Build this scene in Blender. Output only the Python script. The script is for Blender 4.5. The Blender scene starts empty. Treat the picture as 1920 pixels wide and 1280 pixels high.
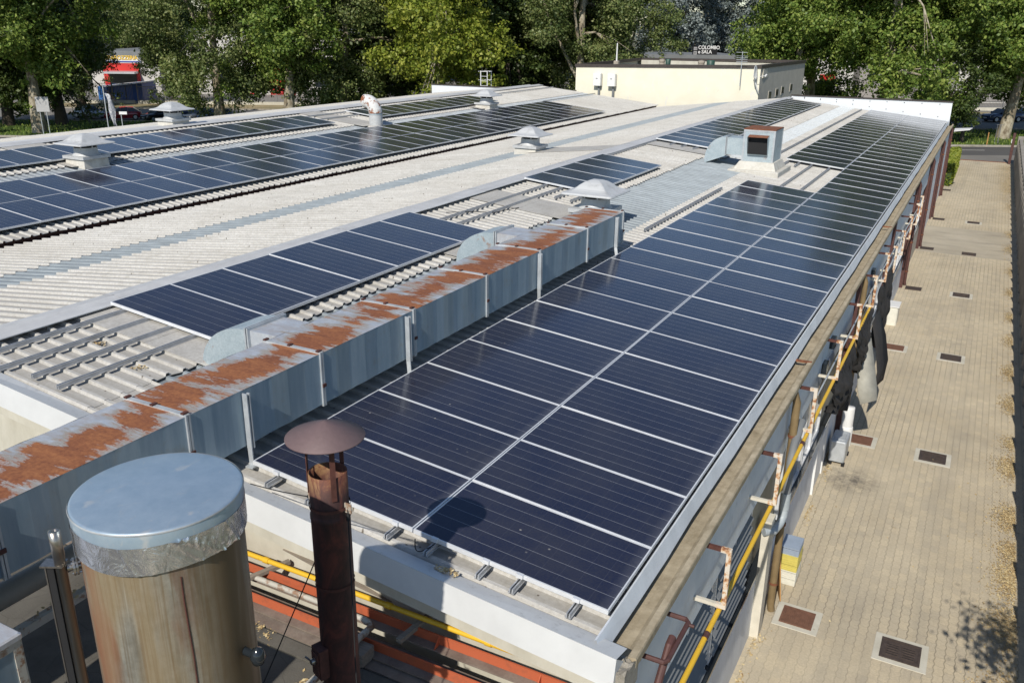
import bpy, math, random
import numpy as np
from math import sin, cos, radians, pi, atan2, sqrt
from mathutils import Vector, Matrix

random.seed(7)
rng = np.random.default_rng(7)
SC = bpy.context.scene
COL = SC.collection

# ------------------------------------------------------------------ helpers
class MB:
    """collects shapes for ONE mesh object"""
    def __init__(s):
        s.v = []; s.f = []; s.m = []; s.sm = []
    def add(s, verts, faces, mi=0, smooth=False):
        o = len(s.v)
        s.v.extend([tuple(map(float, p)) for p in verts])
        for f in faces:
            s.f.append(tuple(i + o for i in f)); s.m.append(mi); s.sm.append(smooth)
        return s
    def hexa(s, p, mi=0):
        return s.add(p, [(0, 3, 2, 1), (4, 5, 6, 7), (0, 1, 5, 4), (1, 2, 6, 5), (2, 3, 7, 6), (3, 0, 4, 7)], mi)
    def box(s, x0, x1, y0, y1, z0, z1, mi=0):
        return s.hexa([(x0, y0, z0), (x1, y0, z0), (x1, y1, z0), (x0, y1, z0), (x0, y0, z1), (x1, y0, z1), (x1, y1, z1), (x0, y1, z1)], mi)
    def bbox(s, x0, x1, y0, y1, z0, z1, b=.01, mi=0):
        """box with chamfered vertical and top edges"""
        rings = []
        for z, i in ((z0, 0), (z1 - b, 0), (z1, b)):
            a, c, d, e = x0 + i, x1 - i, y0 + i, y1 - i
            rings.append([(a + b, d, z), (c - b, d, z), (c, d + b, z), (c, e - b, z), (c - b, e, z), (a + b, e, z), (a, e - b, z), (a, d + b, z)])
        vs = [p for r in rings for p in r]; fs = []
        for k in range(2):
            for i in range(8):
                j = (i + 1) % 8
                fs.append((k * 8 + i, k * 8 + j, (k + 1) * 8 + j, (k + 1) * 8 + i))
        fs.append(tuple(range(16, 24))); fs.append(tuple(reversed(range(8))))
        return s.add(vs, fs, mi)
    def obox(s, c, ax, ay, az, mi=0):
        c, ax, ay, az = map(Vector, (c, ax, ay, az))
        ps = [c + sx * ax + sy * ay + sz * az for sz in (-1, 1) for sx, sy in ((-1, -1), (1, -1), (1, 1), (-1, 1))]
        return s.hexa(ps, mi)
    def bar(s, a, b, w, h, up=(0, 0, 1), mi=0):
        a, b = Vector(a), Vector(b); d = (b - a); L = d.length; d.normalize()
        r = d.cross(Vector(up))
        if r.length < 1e-4: r = d.cross(Vector((1, 0, 0)))
        r.normalize(); u = r.cross(d)
        return s.obox((a + b) / 2, d * L / 2, r * w / 2, u * h / 2, mi)
    def tube(s, pts, r, n=10, cap=True, mi=0, smooth=True):
        pts = [Vector(p) for p in pts]; k = len(pts)
        rs = r if isinstance(r, (list, tuple)) else [r] * k
        t0 = (pts[1] - pts[0]).normalized()
        nrm = t0.cross(Vector((0, 0, 1)))
        if nrm.length < .05: nrm = t0.cross(Vector((1, 0, 0)))
        nrm.normalize(); vs = []
        for i, p in enumerate(pts):
            t = (pts[min(i + 1, k - 1)] - pts[max(i - 1, 0)]).normalized()
            nrm = (nrm - t * nrm.dot(t)).normalized(); b = t.cross(nrm)
            for j in range(n):
                a = 2 * pi * j / n
                vs.append(p + (nrm * cos(a) + b * sin(a)) * rs[i])
        fs = []
        for i in range(k - 1):
            for j in range(n):
                q = (j + 1) % n
                fs.append((i * n + j, i * n + q, (i + 1) * n + q, (i + 1) * n + j))
        s.add(vs, fs, mi, smooth)
        if cap:
            s.add([vs[j] for j in range(n)], [tuple(reversed(range(n)))], mi)
            s.add([vs[(k - 1) * n + j] for j in range(n)], [tuple(range(n))], mi)
        return s
    def lathe(s, prof, c=(0, 0, 0), n=32, mi=0, smooth=True, a0=0, close=False):
        """profile of (r, z) about a vertical axis"""
        vs = []
        for r, z in prof:
            for j in range(n):
                a = a0 + 2 * pi * j / n
                vs.append((c[0] + r * cos(a), c[1] + r * sin(a), c[2] + z))
        fs = []
        for i in range(len(prof) - 1):
            for j in range(n):
                q = (j + 1) % n
                fs.append((i * n + j, i * n + q, (i + 1) * n + q, (i + 1) * n + j))
        return s.add(vs, fs, mi, smooth)
    def square(s, prof, c=(0, 0, 0), mi=0, rnd=.12, n=4):
        """profile of (half size, z): rounded squares stacked"""
        k = 4 * (n + 1); vs = []
        for h, z in prof:
            r = h * rnd
            for q, (sx, sy) in enumerate(((1, 1), (-1, 1), (-1, -1), (1, -1))):
                for j in range(n + 1):
                    a = q * pi / 2 + j * pi / 2 / n
                    vs.append((c[0] + sx * (h - r) + r * cos(a), c[1] + sy * (h - r) + r * sin(a), c[2] + z))
        fs = []
        for i in range(len(prof) - 1):
            for j in range(k):
                q = (j + 1) % k
                fs.append((i * k + j, i * k + q, (i + 1) * k + q, (i + 1) * k + j))
        fs.append(tuple(range((len(prof) - 1) * k, len(prof) * k)))
        return s.add(vs, fs, mi)
    def prism(s, poly, a, b, mi=0):
        """polygon given as list of 3-D points, extruded from offset a to offset b"""
        a, b = Vector(a), Vector(b); n = len(poly)
        vs = [Vector(p) + a for p in poly] + [Vector(p) + b for p in poly]
        fs = [tuple(range(n)), tuple(reversed(range(n, 2 * n)))]
        for i in range(n):
            j = (i + 1) % n
            fs.append((j, i, n + i, n + j))
        return s.add(vs, fs, mi)
    def sheet(s, grid, mi=0, smooth=True):
        h = len(grid); w = len(grid[0])
        fs = [(i * w + j, i * w + j + 1, (i + 1) * w + j + 1, (i + 1) * w + j) for i in range(h - 1) for j in range(w - 1)]
        return s.add([p for r in grid for p in r], fs, mi, smooth)
    def mesh(s, name, mats, off=None):
        me = bpy.data.meshes.new(name)
        v = s.v
        if off is not None:
            v = [(a - off[0], b - off[1], c - off[2]) for a, b, c in v]
        me.from_pydata(v, [], s.f)
        if not isinstance(mats, (list, tuple)): mats = [mats]
        for m in mats: me.materials.append(m)
        me.polygons.foreach_set('material_index', s.m)
        me.polygons.foreach_set('use_smooth', s.sm)
        me.update()
        return me
    def build(s, name, mats, parent=None, world=True, fix=True):
        """links ONE object; with world=True vertices are world positions even under a parent"""
        off = None
        if parent is not None and world:
            off = root_loc(parent)
        me = s.mesh(name, mats, off)
        if fix:
            import bmesh
            bm = bmesh.new(); bm.from_mesh(me); bmesh.ops.recalc_face_normals(bm, faces=bm.faces); bm.to_mesh(me); bm.free()
        o = bpy.data.objects.new(name, me); COL.objects.link(o)
        if parent is not None: o.parent = parent
        return o

def root_loc(o):
    l = Vector((0, 0, 0))
    while o is not None:
        l = l + o.location; o = o.parent
    return l

def tag(o, label=None, cat=None, group=None, kind=None):
    if label: o['label'] = label
    if cat: o['category'] = cat
    if group: o['group'] = group
    if kind: o['kind'] = kind
    return o

def thing(name, loc, label, cat, group=None, rz=0, ry=0):
    o = bpy.data.objects.new(name, None); COL.objects.link(o)
    o.empty_display_size = .2
    o.location = loc; o.rotation_euler = (0, ry, rz)
    return tag(o, label, cat, group)

CH = {}
def kids(o):
    return [c for c in bpy.data.objects if c.parent == o]
def dup(root, loc, label=None, group=None, rz=None, sc=None, children=None):
    r = root.copy(); COL.objects.link(r); r.location = loc
    if rz is not None: r.rotation_euler = (root.rotation_euler[0], root.rotation_euler[1], rz)
    if sc is not None: r.scale = (sc, sc, sc) if not isinstance(sc, tuple) else sc
    if label: r['label'] = label
    if group: r['group'] = group
    if root.name not in CH: CH[root.name] = [(c, kids(c)) for c in kids(root)]
    for c, gs in CH[root.name]:
        k = c.copy(); COL.objects.link(k); k.parent = r
        for g in gs:
            q = g.copy(); COL.objects.link(q); q.parent = k
    return r

ONES = ['', 'first', 'second', 'third', 'fourth', 'fifth', 'sixth', 'seventh', 'eighth', 'ninth', 'tenth', 'eleventh', 'twelfth', 'thirteenth',
        'fourteenth', 'fifteenth', 'sixteenth', 'seventeenth', 'eighteenth', 'nineteenth']
def ordinal(n):
    if n < 20: return ONES[n]
    t = {2: 'twent', 3: 'thirt', 4: 'fort'}[n // 10]
    return t + 'ieth' if n % 10 == 0 else t + 'y-' + ONES[n % 10]

# ------------------------------------------------------------------ materials
class NT:
    def __init__(s, name):
        s.mat = bpy.data.materials.new(name); s.mat.use_nodes = True
        s.t = s.mat.node_tree; s.n = s.t.nodes
        s.b = s.n['Principled BSDF']; s.out = s.n['Material Output']
    def node(s, ty, **kw):
        n = s.n.new(ty)
        for k, v in kw.items():
            if k.startswith('i_'):
                n.inputs[k[2:]].default_value = v
            else: setattr(n, k, v)
        return n
    def link(s, a, b): s.t.links.new(a, b)
    def coord(s, kind='Object', scale=(1, 1, 1), rot=(0, 0, 0)):
        if kind == 'World':
            src = s.node('ShaderNodeNewGeometry').outputs['Position']
        else:
            src = s.node('ShaderNodeTexCoord').outputs[kind]
        mp = s.node('ShaderNodeMapping'); mp.inputs['Scale'].default_value = scale; mp.inputs['Rotation'].default_value = rot
        s.link(src, mp.inputs[0]); return mp.outputs[0]
    def noise(s, vec, scale=5, detail=4, rough=.55, dist=0, out='Fac'):
        n = s.node('ShaderNodeTexNoise'); n.inputs['Scale'].default_value = scale; n.inputs['Detail'].default_value = detail
        n.inputs['Roughness'].default_value = rough; n.inputs['Distortion'].default_value = dist
        if vec is not None: s.link(vec, n.inputs['Vector'])
        return n.outputs[out]
    def vor(s, vec, scale=5, feature='F1', out='Distance', rnd=1, dim='3D'):
        n = s.node('ShaderNodeTexVoronoi', feature=feature, voronoi_dimensions=dim); n.inputs['Scale'].default_value = scale; n.inputs['Randomness'].default_value = rnd
        if vec is not None: s.link(vec, n.inputs['Vector'])
        return n.outputs[out]
    def ramp(s, fac, stops, interp='LINEAR'):
        n = s.node('ShaderNodeValToRGB'); e = n.color_ramp; e.interpolation = interp
        while len(e.elements) < len(stops): e.elements.new(.5)
        for el, (p, c) in zip(e.elements, stops):
            el.position = p
            if isinstance(c, (int, float)): c = (c, c, c)
            el.color = tuple(c) + (1,) if len(c) == 3 else c
        s.link(fac, n.inputs[0]); return n.outputs[0]
    def mix(s, fac, a, b, mode='MIX'):
        n = s.node('ShaderNodeMix', data_type='RGBA', blend_type=mode)
        for v, i in ((fac, 0), (a, 6), (b, 7)):
            if isinstance(v, (int, float)): n.inputs[i].default_value = v
            elif isinstance(v, tuple): n.inputs[i].default_value = v + (1,) if len(v) == 3 else v
            else: s.link(v, n.inputs[i])
        return n.outputs[2]
    def math(s, op, a, b=None, c=None, clamp=False):
        n = s.node('ShaderNodeMath', operation=op, use_clamp=clamp)
        for i, v in enumerate((a, b, c)):
            if v is None: continue
            if isinstance(v, (int, float)): n.inputs[i].default_value = v
            else: s.link(v, n.inputs[i])
        return n.outputs[0]
    def sep(s, vec):
        n = s.node('ShaderNodeSeparateXYZ'); s.link(vec, n.inputs[0]); return n.outputs
    def comb(s, x, y, z=0):
        n = s.node('ShaderNodeCombineXYZ')
        for i, v in enumerate((x, y, z)):
            if isinstance(v, (int, float)): n.inputs[i].default_value = v
            else: s.link(v, n.inputs[i])
        return n.outputs[0]
    def bump(s, h, strength=.3, dist=.01):
        n = s.node('ShaderNodeBump'); n.inputs['Strength'].default_value = strength; n.inputs['Distance'].default_value = dist
        s.link(h, n.inputs['Height']); s.link(n.outputs[0], s.b.inputs['Normal']); return n.outputs[0]
    def set(s, **kw):
        for k, v in kw.items():
            k = {'col': 'Base Color', 'rough': 'Roughness', 'metal': 'Metallic', 'ior': 'IOR', 'spec': 'Specular IOR Level', 'coat': 'Coat Weight',
                 'alpha': 'Alpha', 'trans': 'Transmission Weight'}.get(k, k)
            i = s.b.inputs[k]
            if isinstance(v, (int, float)): i.default_value = v
            elif isinstance(v, tuple): i.default_value = v + (1,) if len(v) == 3 else v
            else: s.link(v, i)
        return s

def simple(name, col, rough=.7, metal=0, var=.25, scale=6, bump=.15, bscale=40, kind='World', spec=.5, stretch=(1, 1, 1)):
    m = NT(name); v = m.coord(kind, stretch)
    n = m.noise(v, scale, 6, .65)
    lo = tuple(c * (1 - var) for c in col); hi = tuple(min(1, c * (1 + var * .8)) for c in col)
    c = m.ramp(n, [(.28, lo), (.72, hi)])
    m.set(col=c, rough=rough, metal=metal, spec=spec)
    if bump: m.bump(m.noise(v, bscale, 3), bump, .006)
    return m.mat

M = {}
G_ = -3.9
def build_materials():
    # --- fibre cement roof sheets: rib tops and dirtier pans
    for nm, base, dirt in (('roof_rib', (.61, .60, .57), .55), ('roof_pan', (.49, .478, .45), .75)):
        m = NT(nm); v = m.coord('World')
        streak = m.noise(m.coord('World', (.4, 7, 1)), 2.2, 6, .7); blot = m.noise(v, 1.7, 7, .75)
        big = m.noise(v, .35, 3)
        fine = m.noise(v, 23, 5, .7)
        c = m.mix(m.ramp(streak, [(.42, 0), (.75, dirt)]), base, tuple(b * .55 for b in base))
        c = m.mix(m.ramp(big, [(.4, 0), (.75, .35)]), c, (.38, .355, .31))
        c = m.mix(m.ramp(fine, [(.3, .45), (.62, 0)]), c, (.25, .23, .19))
        c = m.mix(m.ramp(blot, [(.52, 0), (.70, .5)]), c, (.30, .285, .25)); _, yq, _z = m.sep(v); sheetid = m.node('ShaderNodeTexWhiteNoise', noise_dimensions='1D'); m.link(m.math('FLOOR', m.math('MULTIPLY', yq, 1 / 1.06)), sheetid.inputs['W']); c = m.mix(m.ramp(sheetid.outputs['Value'], [(0, .22), (1, 0)]), c, (.36, .34, .30))
        spots = m.ramp(m.vor(v, 2.6, dim='2D'), [(.02, 1), (.035, 0)])
        c = m.mix(m.math('MULTIPLY', spots, .8), c, (.09, .07, .05))
        m.set(col=c, rough=.9, spec=.25); m.bump(fine, .35, .006); M[nm] = m.mat
    # --- galvanised sheet
    m = NT('galvanised'); v = m.coord('World')
    sp = m.vor(v, 28, out='Distance'); n = m.noise(v, 3, 5, .65)
    st = m.noise(m.coord('World', (.7, 9, 1)), 1.6, 5, .7)
    c = m.mix(.12, m.ramp(n, [(.3, (.30, .335, .355)), (.7, (.42, .45, .47))]), sp)
    c = m.mix(m.ramp(st, [(.5, 0), (.78, .55)]), c, (.33, .31, .27))
    m.set(col=c, rough=m.ramp(n, [(.3, .45), (.7, .6)]), metal=.35); m.bump(n, .1, .01); M['galv'] = m.mat
    # translucent / weathered roof light strip
    m = NT('strip_sheet'); v = m.coord('World'); st = m.noise(m.coord('World', (.6, 8, 1)), 1.9, 5, .7); n = m.noise(v, 9, 4)
    c = m.ramp(st, [(.3, (.165, .195, .215)), (.55, (.235, .265, .285)), (.8, (.34, .34, .32))])
    m.set(col=c, rough=.6, metal=.12); m.bump(n, .12, .01); M['strip'] = m.mat
    M['strip_rib'] = simple('strip_rib', (.285, .32, .34), .6, .1, .25, 3, .1, 20, stretch=(.6, 6, 1))  # lighter copy of the strip: shading between ribs and pans put into colour
    # --- duct roof: galvanised with irregular rust
    m = NT('duct_rust'); v = m.coord('World')
    x, y, z = m.sep(v)
    ws = m.coord('World', (1.1, 4.2, 1)); a = m.noise(ws, 1.5, 8, .72, .25); b = m.noise(v, 1.15, 3, .5)
    seam = m.math('FRACT', m.math('MULTIPLY', y, 2.9)); seam = m.math('ABSOLUTE', m.math('SUBTRACT', seam, .5))
    mid = m.math('ABSOLUTE', m.math('SUBTRACT', x, -4.10)); mid = m.math('MULTIPLY', mid, -.5)
    k = m.math('ADD', m.math('MULTIPLY', a, .75), m.math('MULTIPLY', b, .6)); k = m.math('ADD', k, mid)
    k = m.math('ADD', k, m.math('MULTIPLY', seam, -.10))
    mask = m.ramp(m.math('ADD', k, m.math('MULTIPLY', m.math('SUBTRACT', m.noise(v, 30, 5, .75), .5), .10)), [(.49, 0), (.55, 1)])
    fine = m.noise(v, 24, 6, .75)
    rust = m.ramp(m.math('ADD', m.math('MULTIPLY', fine, .5), m.math('MULTIPLY', a, .5)), [(.3, (.11, .040, .022)), (.46, (.205, .070, .030)), (.60, (.33, .128, .048)), (.75, (.40, .22, .10))])
    zinc = m.ramp(m.noise(v, 7, 6, .7), [(.3, (.50, .53, .57)), (.7, (.68, .71, .74))])
    edge = m.ramp(k, [(.43, 0), (.49, .6), (.55, 0)])
    zinc = m.mix(m.ramp(m.noise(ws, 2.6, 7, .75), [(.42, 0), (.72, .6)]), zinc, (.40, .28, .19)); c = m.mix(edge, zinc, (.42, .32, .19)); c = m.mix(mask, c, rust)
    m.set(col=c, rough=m.mix(mask, (.42, .42, .42), (.9, .9, .9)), metal=m.mix(mask, (.4, .4, .4), (0, 0, 0)))
    m.bump(m.math('ADD', fine, m.math('MULTIPLY', mask, 1.5)), .25, .004); M['duct_rust'] = m.mat
    # --- duct flank: grey blue zinc with stains and run marks
    m = NT('duct_side'); v = m.coord('World'); st = m.noise(m.coord('World', (1, 5, .6)), 1.6, 6, .7); n = m.noise(v, 12, 5, .7)
    big = m.noise(m.coord('World', (1, .55, .4)), 1.1, 3)
    c = m.ramp(st, [(.3, (.215, .305, .38)), (.7, (.33, .415, .485))])
    x, y, z = m.sep(v); bid = m.node('ShaderNodeTexWhiteNoise', noise_dimensions='1D'); m.link(m.math('FLOOR', m.math('MULTIPLY', y, 4.17)), bid.inputs['W'])
    c = m.mix(m.ramp(bid.outputs['Value'], [(.5, 0), (1, .28)]), c, (.31, .33, .29)); c = m.mix(m.ramp(m.noise(v, 3.5, 6, .75), [(.56, 0), (.75, .5)]), c, (.27, .25, .19))
    runs = m.ramp(m.noise(m.coord('World', (1, 16, .35)), 2.4, 5, .7), [(.62, 0), (.75, .4)])
    c = m.mix(runs, c, (.30, .29, .24))
    m.set(col=c, rough=m.ramp(n, [(.3, .38), (.7, .55)]), metal=.45); m.bump(n, .06, .01); M['duct_side'] = m.mat
    # pale bent zinc for legs, flanges, elbows
    M['zinc_light'] = simple('zinc_light', (.50, .53, .55), .5, .35, .25, 5, .1, 30)
    m = NT('elbow_zinc'); v = m.coord('World'); n = m.noise(v, 5, 5, .7); sp = m.vor(v, 40, out='Distance')
    c = m.mix(.12, m.ramp(n, [(.3, (.36, .45, .49)), (.7, (.50, .58, .61))]), sp)
    c = m.mix(m.ramp(m.noise(v, 2.2, 6, .75), [(.60, 0), (.68, .8)]), c, (.33, .14, .05))
    m.set(col=c, rough=.5, metal=.35); M['elbow'] = m.mat
    M['rust'] = simple('rusty_iron', (.20, .075, .035), .9, 0, .5, 14, .4, 60)
    M['dark_rust'] = simple('dark_rusty_steel', (.085, .03, .022), .8, 0, .5, 9, .3, 50)
    M['aluminium'] = simple('aluminium_frame', (.74, .755, .77), .42, .25, .08, 8, 0)
    M['rail'] = simple('aluminium_rail', (.50, .51, .52), .5, .5, .2, 8, 0)
    M['black'] = simple('black_void', (.012, .012, .013), .8, 0, .2, 8, 0)
    # --- photovoltaic glass
    m = NT('solar_glass'); v = m.coord('Object'); x, y, z = m.sep(v); w = m.coord('World')
    def line(val, n, off, thr):
        q = m.math('FRACT', m.math('ADD', m.math('MULTIPLY', val, n), off))
        q = m.math('ABSOLUTE', m.math('SUBTRACT', q, .5))
        return m.math('LESS_THAN', q, thr)
    yy = m.math('MULTIPLY', m.math('SUBTRACT', y, .02), 1 / .96)
    xx = m.math('MULTIPLY', m.math('ADD', x, 1.815), 1 / 1.79)
    inside = m.math('MULTIPLY', m.math('GREATER_THAN', yy, .03), m.math('LESS_THAN', yy, .97))
    gap = m.math('MULTIPLY', line(yy, 6, .5, .013), inside)
    cross = line(xx, 11, .5, .012)
    bus = line(yy, 36, 0, .04)
    dust = m.noise(w, 55, 5, .7); dust2 = m.noise(w, 1.3, 4, .6); dust3 = m.noise(w, 9, 5, .7)
    pr = m.node('ShaderNodeObjectInfo').outputs['Random']
    cell = m.ramp(pr, [(0, (.0130, .0165, .038)), (.5, (.0155, .0190, .044)), (1, (.0175, .0200, .041))])
    cell = m.mix(m.ramp(dust, [(.40, 0), (.66, .55)]), cell, (.040, .039, .047))
    cell = m.mix(m.ramp(dust2, [(.4, 0), (.75, .4)]), cell, (.060, .058, .062))
    cell = m.mix(m.math('MULTIPLY', bus, .06), cell, (.10, .11, .14))
    cell = m.mix(m.math('MULTIPLY', cross, .10), cell, (.2, .2, .22))
    cell = m.mix(m.math('MULTIPLY', gap, .55), cell, (.42, .43, .45))
    specks = m.ramp(m.vor(w, 2.3, dim='2D'), [(.014, 1), (.032, 0)])
    specks = m.math('MULTIPLY', specks, m.ramp(m.noise(w, .9, 3), [(.55, 0), (.68, .8)]))
    cell = m.mix(specks, cell, (.40, .38, .33))
    edge = m.math('SUBTRACT', 1, m.math('MINIMUM', m.math('MULTIPLY', m.math('MULTIPLY', x, -1), 9), 1))
    cell = m.mix(m.math('MULTIPLY', m.math('MULTIPLY', edge, dust3), .3), cell, (.30, .30, .31))
    m.set(col=cell, rough=m.ramp(dust3, [(.3, .12), (.75, .19)]), ior=1.52, spec=.5); m.b.inputs['Specular Tint'].default_value = (.62, .78, 1, 1); M['glass_pv'] = m.mat
    # --- concrete, walls, paint
    m = NT('gutter_concrete'); v = m.coord('World'); n = m.noise(v, 5, 7, .7); st = m.noise(m.coord('World', (3, 1.6, 1)), 1.9, 6, .72); f = m.noise(v, 40, 4, .7)
    c = m.ramp(n, [(.3, (.29, .24, .16)), (.7, (.49, .42, .30))])
    c = m.mix(m.ramp(st, [(.5, 0), (.75, .6)]), c, (.17, .13, .08))
    c = m.mix(m.ramp(f, [(.56, 0), (.75, .5)]), c, (.42, .37, .28))
    m.set(col=c, rough=.95, spec=.2); m.bump(f, .6, .01); M['gutter'] = m.mat
    m = NT('old_concrete'); v = m.coord('World'); n = m.noise(v, 3, 8, .7); f = m.noise(v, 60, 4, .7)
    c = m.ramp(n, [(.3, (.23, .21, .175)), (.7, (.42, .39, .33))])
    c = m.mix(m.ramp(m.vor(v, 60), [(.1, .5), (.3, 0)]), c, (.5, .48, .44))
    m.set(col=c, rough=.95, spec=.2); m.bump(f, .7, .01); M['concrete'] = m.mat
    m = NT('cream_concrete'); v = m.coord('World'); n = m.noise(m.coord('World', (1, 1, .5)), 3, 6, .7)
    c = m.ramp(n, [(.3, (.46, .435, .355)), (.7, (.60, .575, .49))])
    m.set(col=c, rough=.9, spec=.2); m.bump(m.noise(v, 50, 3), .2, .006); M['cream_conc'] = m.mat
    M['fascia'] = simple('white_fascia_sheet', (.635, .645, .64), .45, .05, .08, 2.5, .05, 9)
    m = NT('stained_cap_sheet'); v = m.coord('World'); n = m.noise(v, 9, 7, .8); n2 = m.noise(v, 2, 4)
    c = m.mix(m.ramp(n, [(.54, 0), (.70, .5)]), (.64, .65, .64), (.26, .25, .23)); c = m.mix(m.ramp(n2, [(.4, 0), (.7, .3)]), c, (.50, .50, .49))
    m.set(col=c, rough=.5, metal=.1); M['cap_sheet'] = m.mat
    m = NT('ridge_sheet'); v = m.coord('World'); n = m.noise(v, 4, 6, .7); n2 = m.noise(m.coord('World', (3, .4, 1)), 1.5, 3)
    c = m.ramp(n, [(.3, (.50, .50, .495)), (.7, (.62, .62, .61))]); c = m.mix(m.ramp(n2, [(.45, 0), (.7, .35)]), c, (.36, .36, .36))
    m.set(col=c, rough=.55, metal=.08); m.bump(n, .08, .01); M['ridge'] = m.mat
    m = NT('blue_grey_wall'); v = m.coord('World'); n = m.noise(m.coord('World', (1, 2.2, .35)), 1.3, 6, .65); f = m.noise(v, 8, 5)
    c = m.ramp(n, [(.3, (.58, .64, .69)), (.72, (.70, .75, .79))]); c = m.mix(m.ramp(f, [(.55, 0), (.75, .3)]), c, (.30, .31, .31))
    m.set(col=c, rough=.7, spec=.3); M['wall_blue'] = m.mat
    M['wall_pale'] = simple('pale_blue_wall', (.66, .70, .74), .65, 0, .14, 1.8, .05, 20, stretch=(1, 1.6, .5))
    M['wall_white'] = simple('white_wall_panel', (.72, .75, .78), .55, 0, .06, 1.5, 0)
    m = NT('yellow_render'); v = m.coord('World'); n = m.noise(m.coord('World', (.8, 1, 1)), 1.3, 5, .6); f = m.noise(m.coord('World', (1, 1, .35)), 2.3, 6, .7)
    c = m.ramp(n, [(.3, (.76, .715, .565)), (.7, (.82, .78, .64))]); c = m.mix(m.ramp(f, [(.60, 0), (.68, .75)]), c, (.70, .69, .66))
    c = m.mix(m.ramp(m.noise(v, 6, 5, .7), [(.68, 0), (.72, .5)]), c, (.35, .32, .26))
    m.set(col=c, rough=.9, spec=.2); m.bump(m.noise(v, 60, 3), .15, .005); M['yellow'] = m.mat
    M['grey_render'] = simple('grey_render', (.48, .45, .38), .9, 0, .12, 2, .1, 40)
    M['brown_trim'] = simple('dark_brown_trim', (.06, .048, .042), .5, .1, .25, 6, 0)
    M['brown_paint'] = simple('red_brown_paint', (.095, .042, .036), .6, .1, .3, 9, .1, 40)
    m = NT('peeling_bracket'); v = m.coord('World'); n = m.noise(v, 11, 5, .65)
    c = m.ramp(n, [(.47, (.64, .58, .49)), (.53, (.58, .38, .22)), (.60, (.28, .11, .05)), (.8, (.18, .065, .035))])
    m.set(col=c, rough=.85, spec=.3); m.bump(n, .4, .004); M['bracket'] = m.mat
    m = NT('yellow_pipe_paint'); v = m.coord('World'); n = m.noise(v, 12, 5, .7)
    c = m.mix(m.ramp(n, [(.6, 0), (.72, .6)]), (.72, .44, .03), (.45, .25, .03)); m.set(col=c, rough=.45); M['yellow_pipe'] = m.mat
    m = NT('orange_primer'); v = m.coord('World'); n = m.noise(v, 8, 6, .7)
    c = m.mix(m.ramp(n, [(.52, 0), (.72, .7)]), (.47, .115, .05), (.24, .085, .05)); m.set(col=c, rough=.75, spec=.3); m.bump(n, .2, .005); M['orange'] = m.mat
    m = NT('scuffed_pipe'); v = m.coord('World'); n = m.noise(v, 9, 6, .75)
    c = m.mix(m.ramp(n, [(.5, 0), (.6, .85)]), (.48, .46, .40), (.25, .12, .055)); m.set(col=c, rough=.7, metal=.1); M['scuffed'] = m.mat
    M['grey_pipe'] = simple('grey_plastic_pipe', (.255, .245, .215), .6, 0, .15, 4, .05, 20)
    m = NT('bitumen_roof'); v = m.coord('World'); n = m.noise(v, 1.4, 6, .65); f = m.noise(v, 90, 3, .7)
    c = m.ramp(n, [(.3, (.075, .07, .06)), (.7, (.145, .135, .115))])
    c = m.mix(m.ramp(m.vor(v, 3, 'DISTANCE_TO_EDGE'), [(.0, .4), (.015, 0)]), c, (.05, .045, .04))
    m.set(col=c, rough=.95, spec=.2); m.bump(f, .6, .006); M['bitumen'] = m.mat
    m = NT('bare_screed'); v = m.coord('World'); n = m.noise(v, 4, 7, .75)
    c = m.ramp(n, [(.3, (.13, .095, .075)), (.7, (.26, .215, .175))]); m.set(col=c, rough=.95); m.bump(n, .5, .01); M['screed'] = m.mat
    # --- tank (rust stained zinc cylinder)
    m = NT('tank_zinc'); v = m.coord('World'); o = m.coord('Object'); x, y, z = m.sep(o)
    ang = m.math('ARCTAN2', y, x)
    sv = m.comb(m.math('MULTIPLY', ang, 2.1), m.math('MULTIPLY', z, .62)); n = m.noise(sv, .95, 4, .5, .5)
    drip = m.noise(m.comb(m.math('MULTIPLY', ang, 26), m.math('MULTIPLY', z, .8)), 1.6, 5, .65)
    zc = m.ramp(m.noise(v, 20, 5, .7), [(.3, (.245, .235, .195)), (.7, (.35, .335, .285))])
    n2 = m.noise(m.comb(m.math('MULTIPLY', ang, 1.3), m.math('MULTIPLY', z, .8), 7.3), 1.2, 5, .55, .5)
    c = m.mix(m.ramp(n, [(.38, 0), (.58, .8)]), zc, (.205, .15, .075))
    c = m.mix(m.ramp(n2, [(.53, 0), (.68, .8)]), c, (.19, .088, .045))
    c = m.mix(m.ramp(m.noise(sv, 1.7, 5, .6, .3), [(.50, 0), (.70, .7)]), c, (.105, .08, .045))
    stk = m.noise(m.comb(m.math('MULTIPLY', ang, 13), m.math('MULTIPLY', z, .5)), 1.5, 6, .7); c = m.mix(m.ramp(stk, [(.48, 0), (.66, .6)]), c, (.15, .095, .04)); c = m.mix(m.ramp(stk, [(.30, .35), (.42, 0)]), c, (.40, .385, .33))
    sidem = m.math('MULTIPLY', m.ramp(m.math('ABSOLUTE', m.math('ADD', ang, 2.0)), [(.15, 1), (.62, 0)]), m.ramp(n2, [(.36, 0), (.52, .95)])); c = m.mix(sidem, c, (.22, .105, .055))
    sidem = m.math('MULTIPLY', m.ramp(m.math('ABSOLUTE', m.math('SUBTRACT', ang, .25)), [(.2, 1), (.75, 0)]), m.ramp(n, [(.28, .2), (.48, .95)])); c = m.mix(sidem, c, (.115, .075, .035))  # brown staining, also painting in shade on the side away from the sun
    low = m.math('MULTIPLY', m.ramp(z, [(.35, 1), (1.0, 0)]), .75) if False else m.math('MULTIPLY', m.math('SUBTRACT', 2.3, z), .32, clamp=True)
    c = m.mix(m.math('MULTIPLY', m.ramp(drip, [(.50, 0), (.60, 1)]), low), c, (.14, .085, .035))
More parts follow.
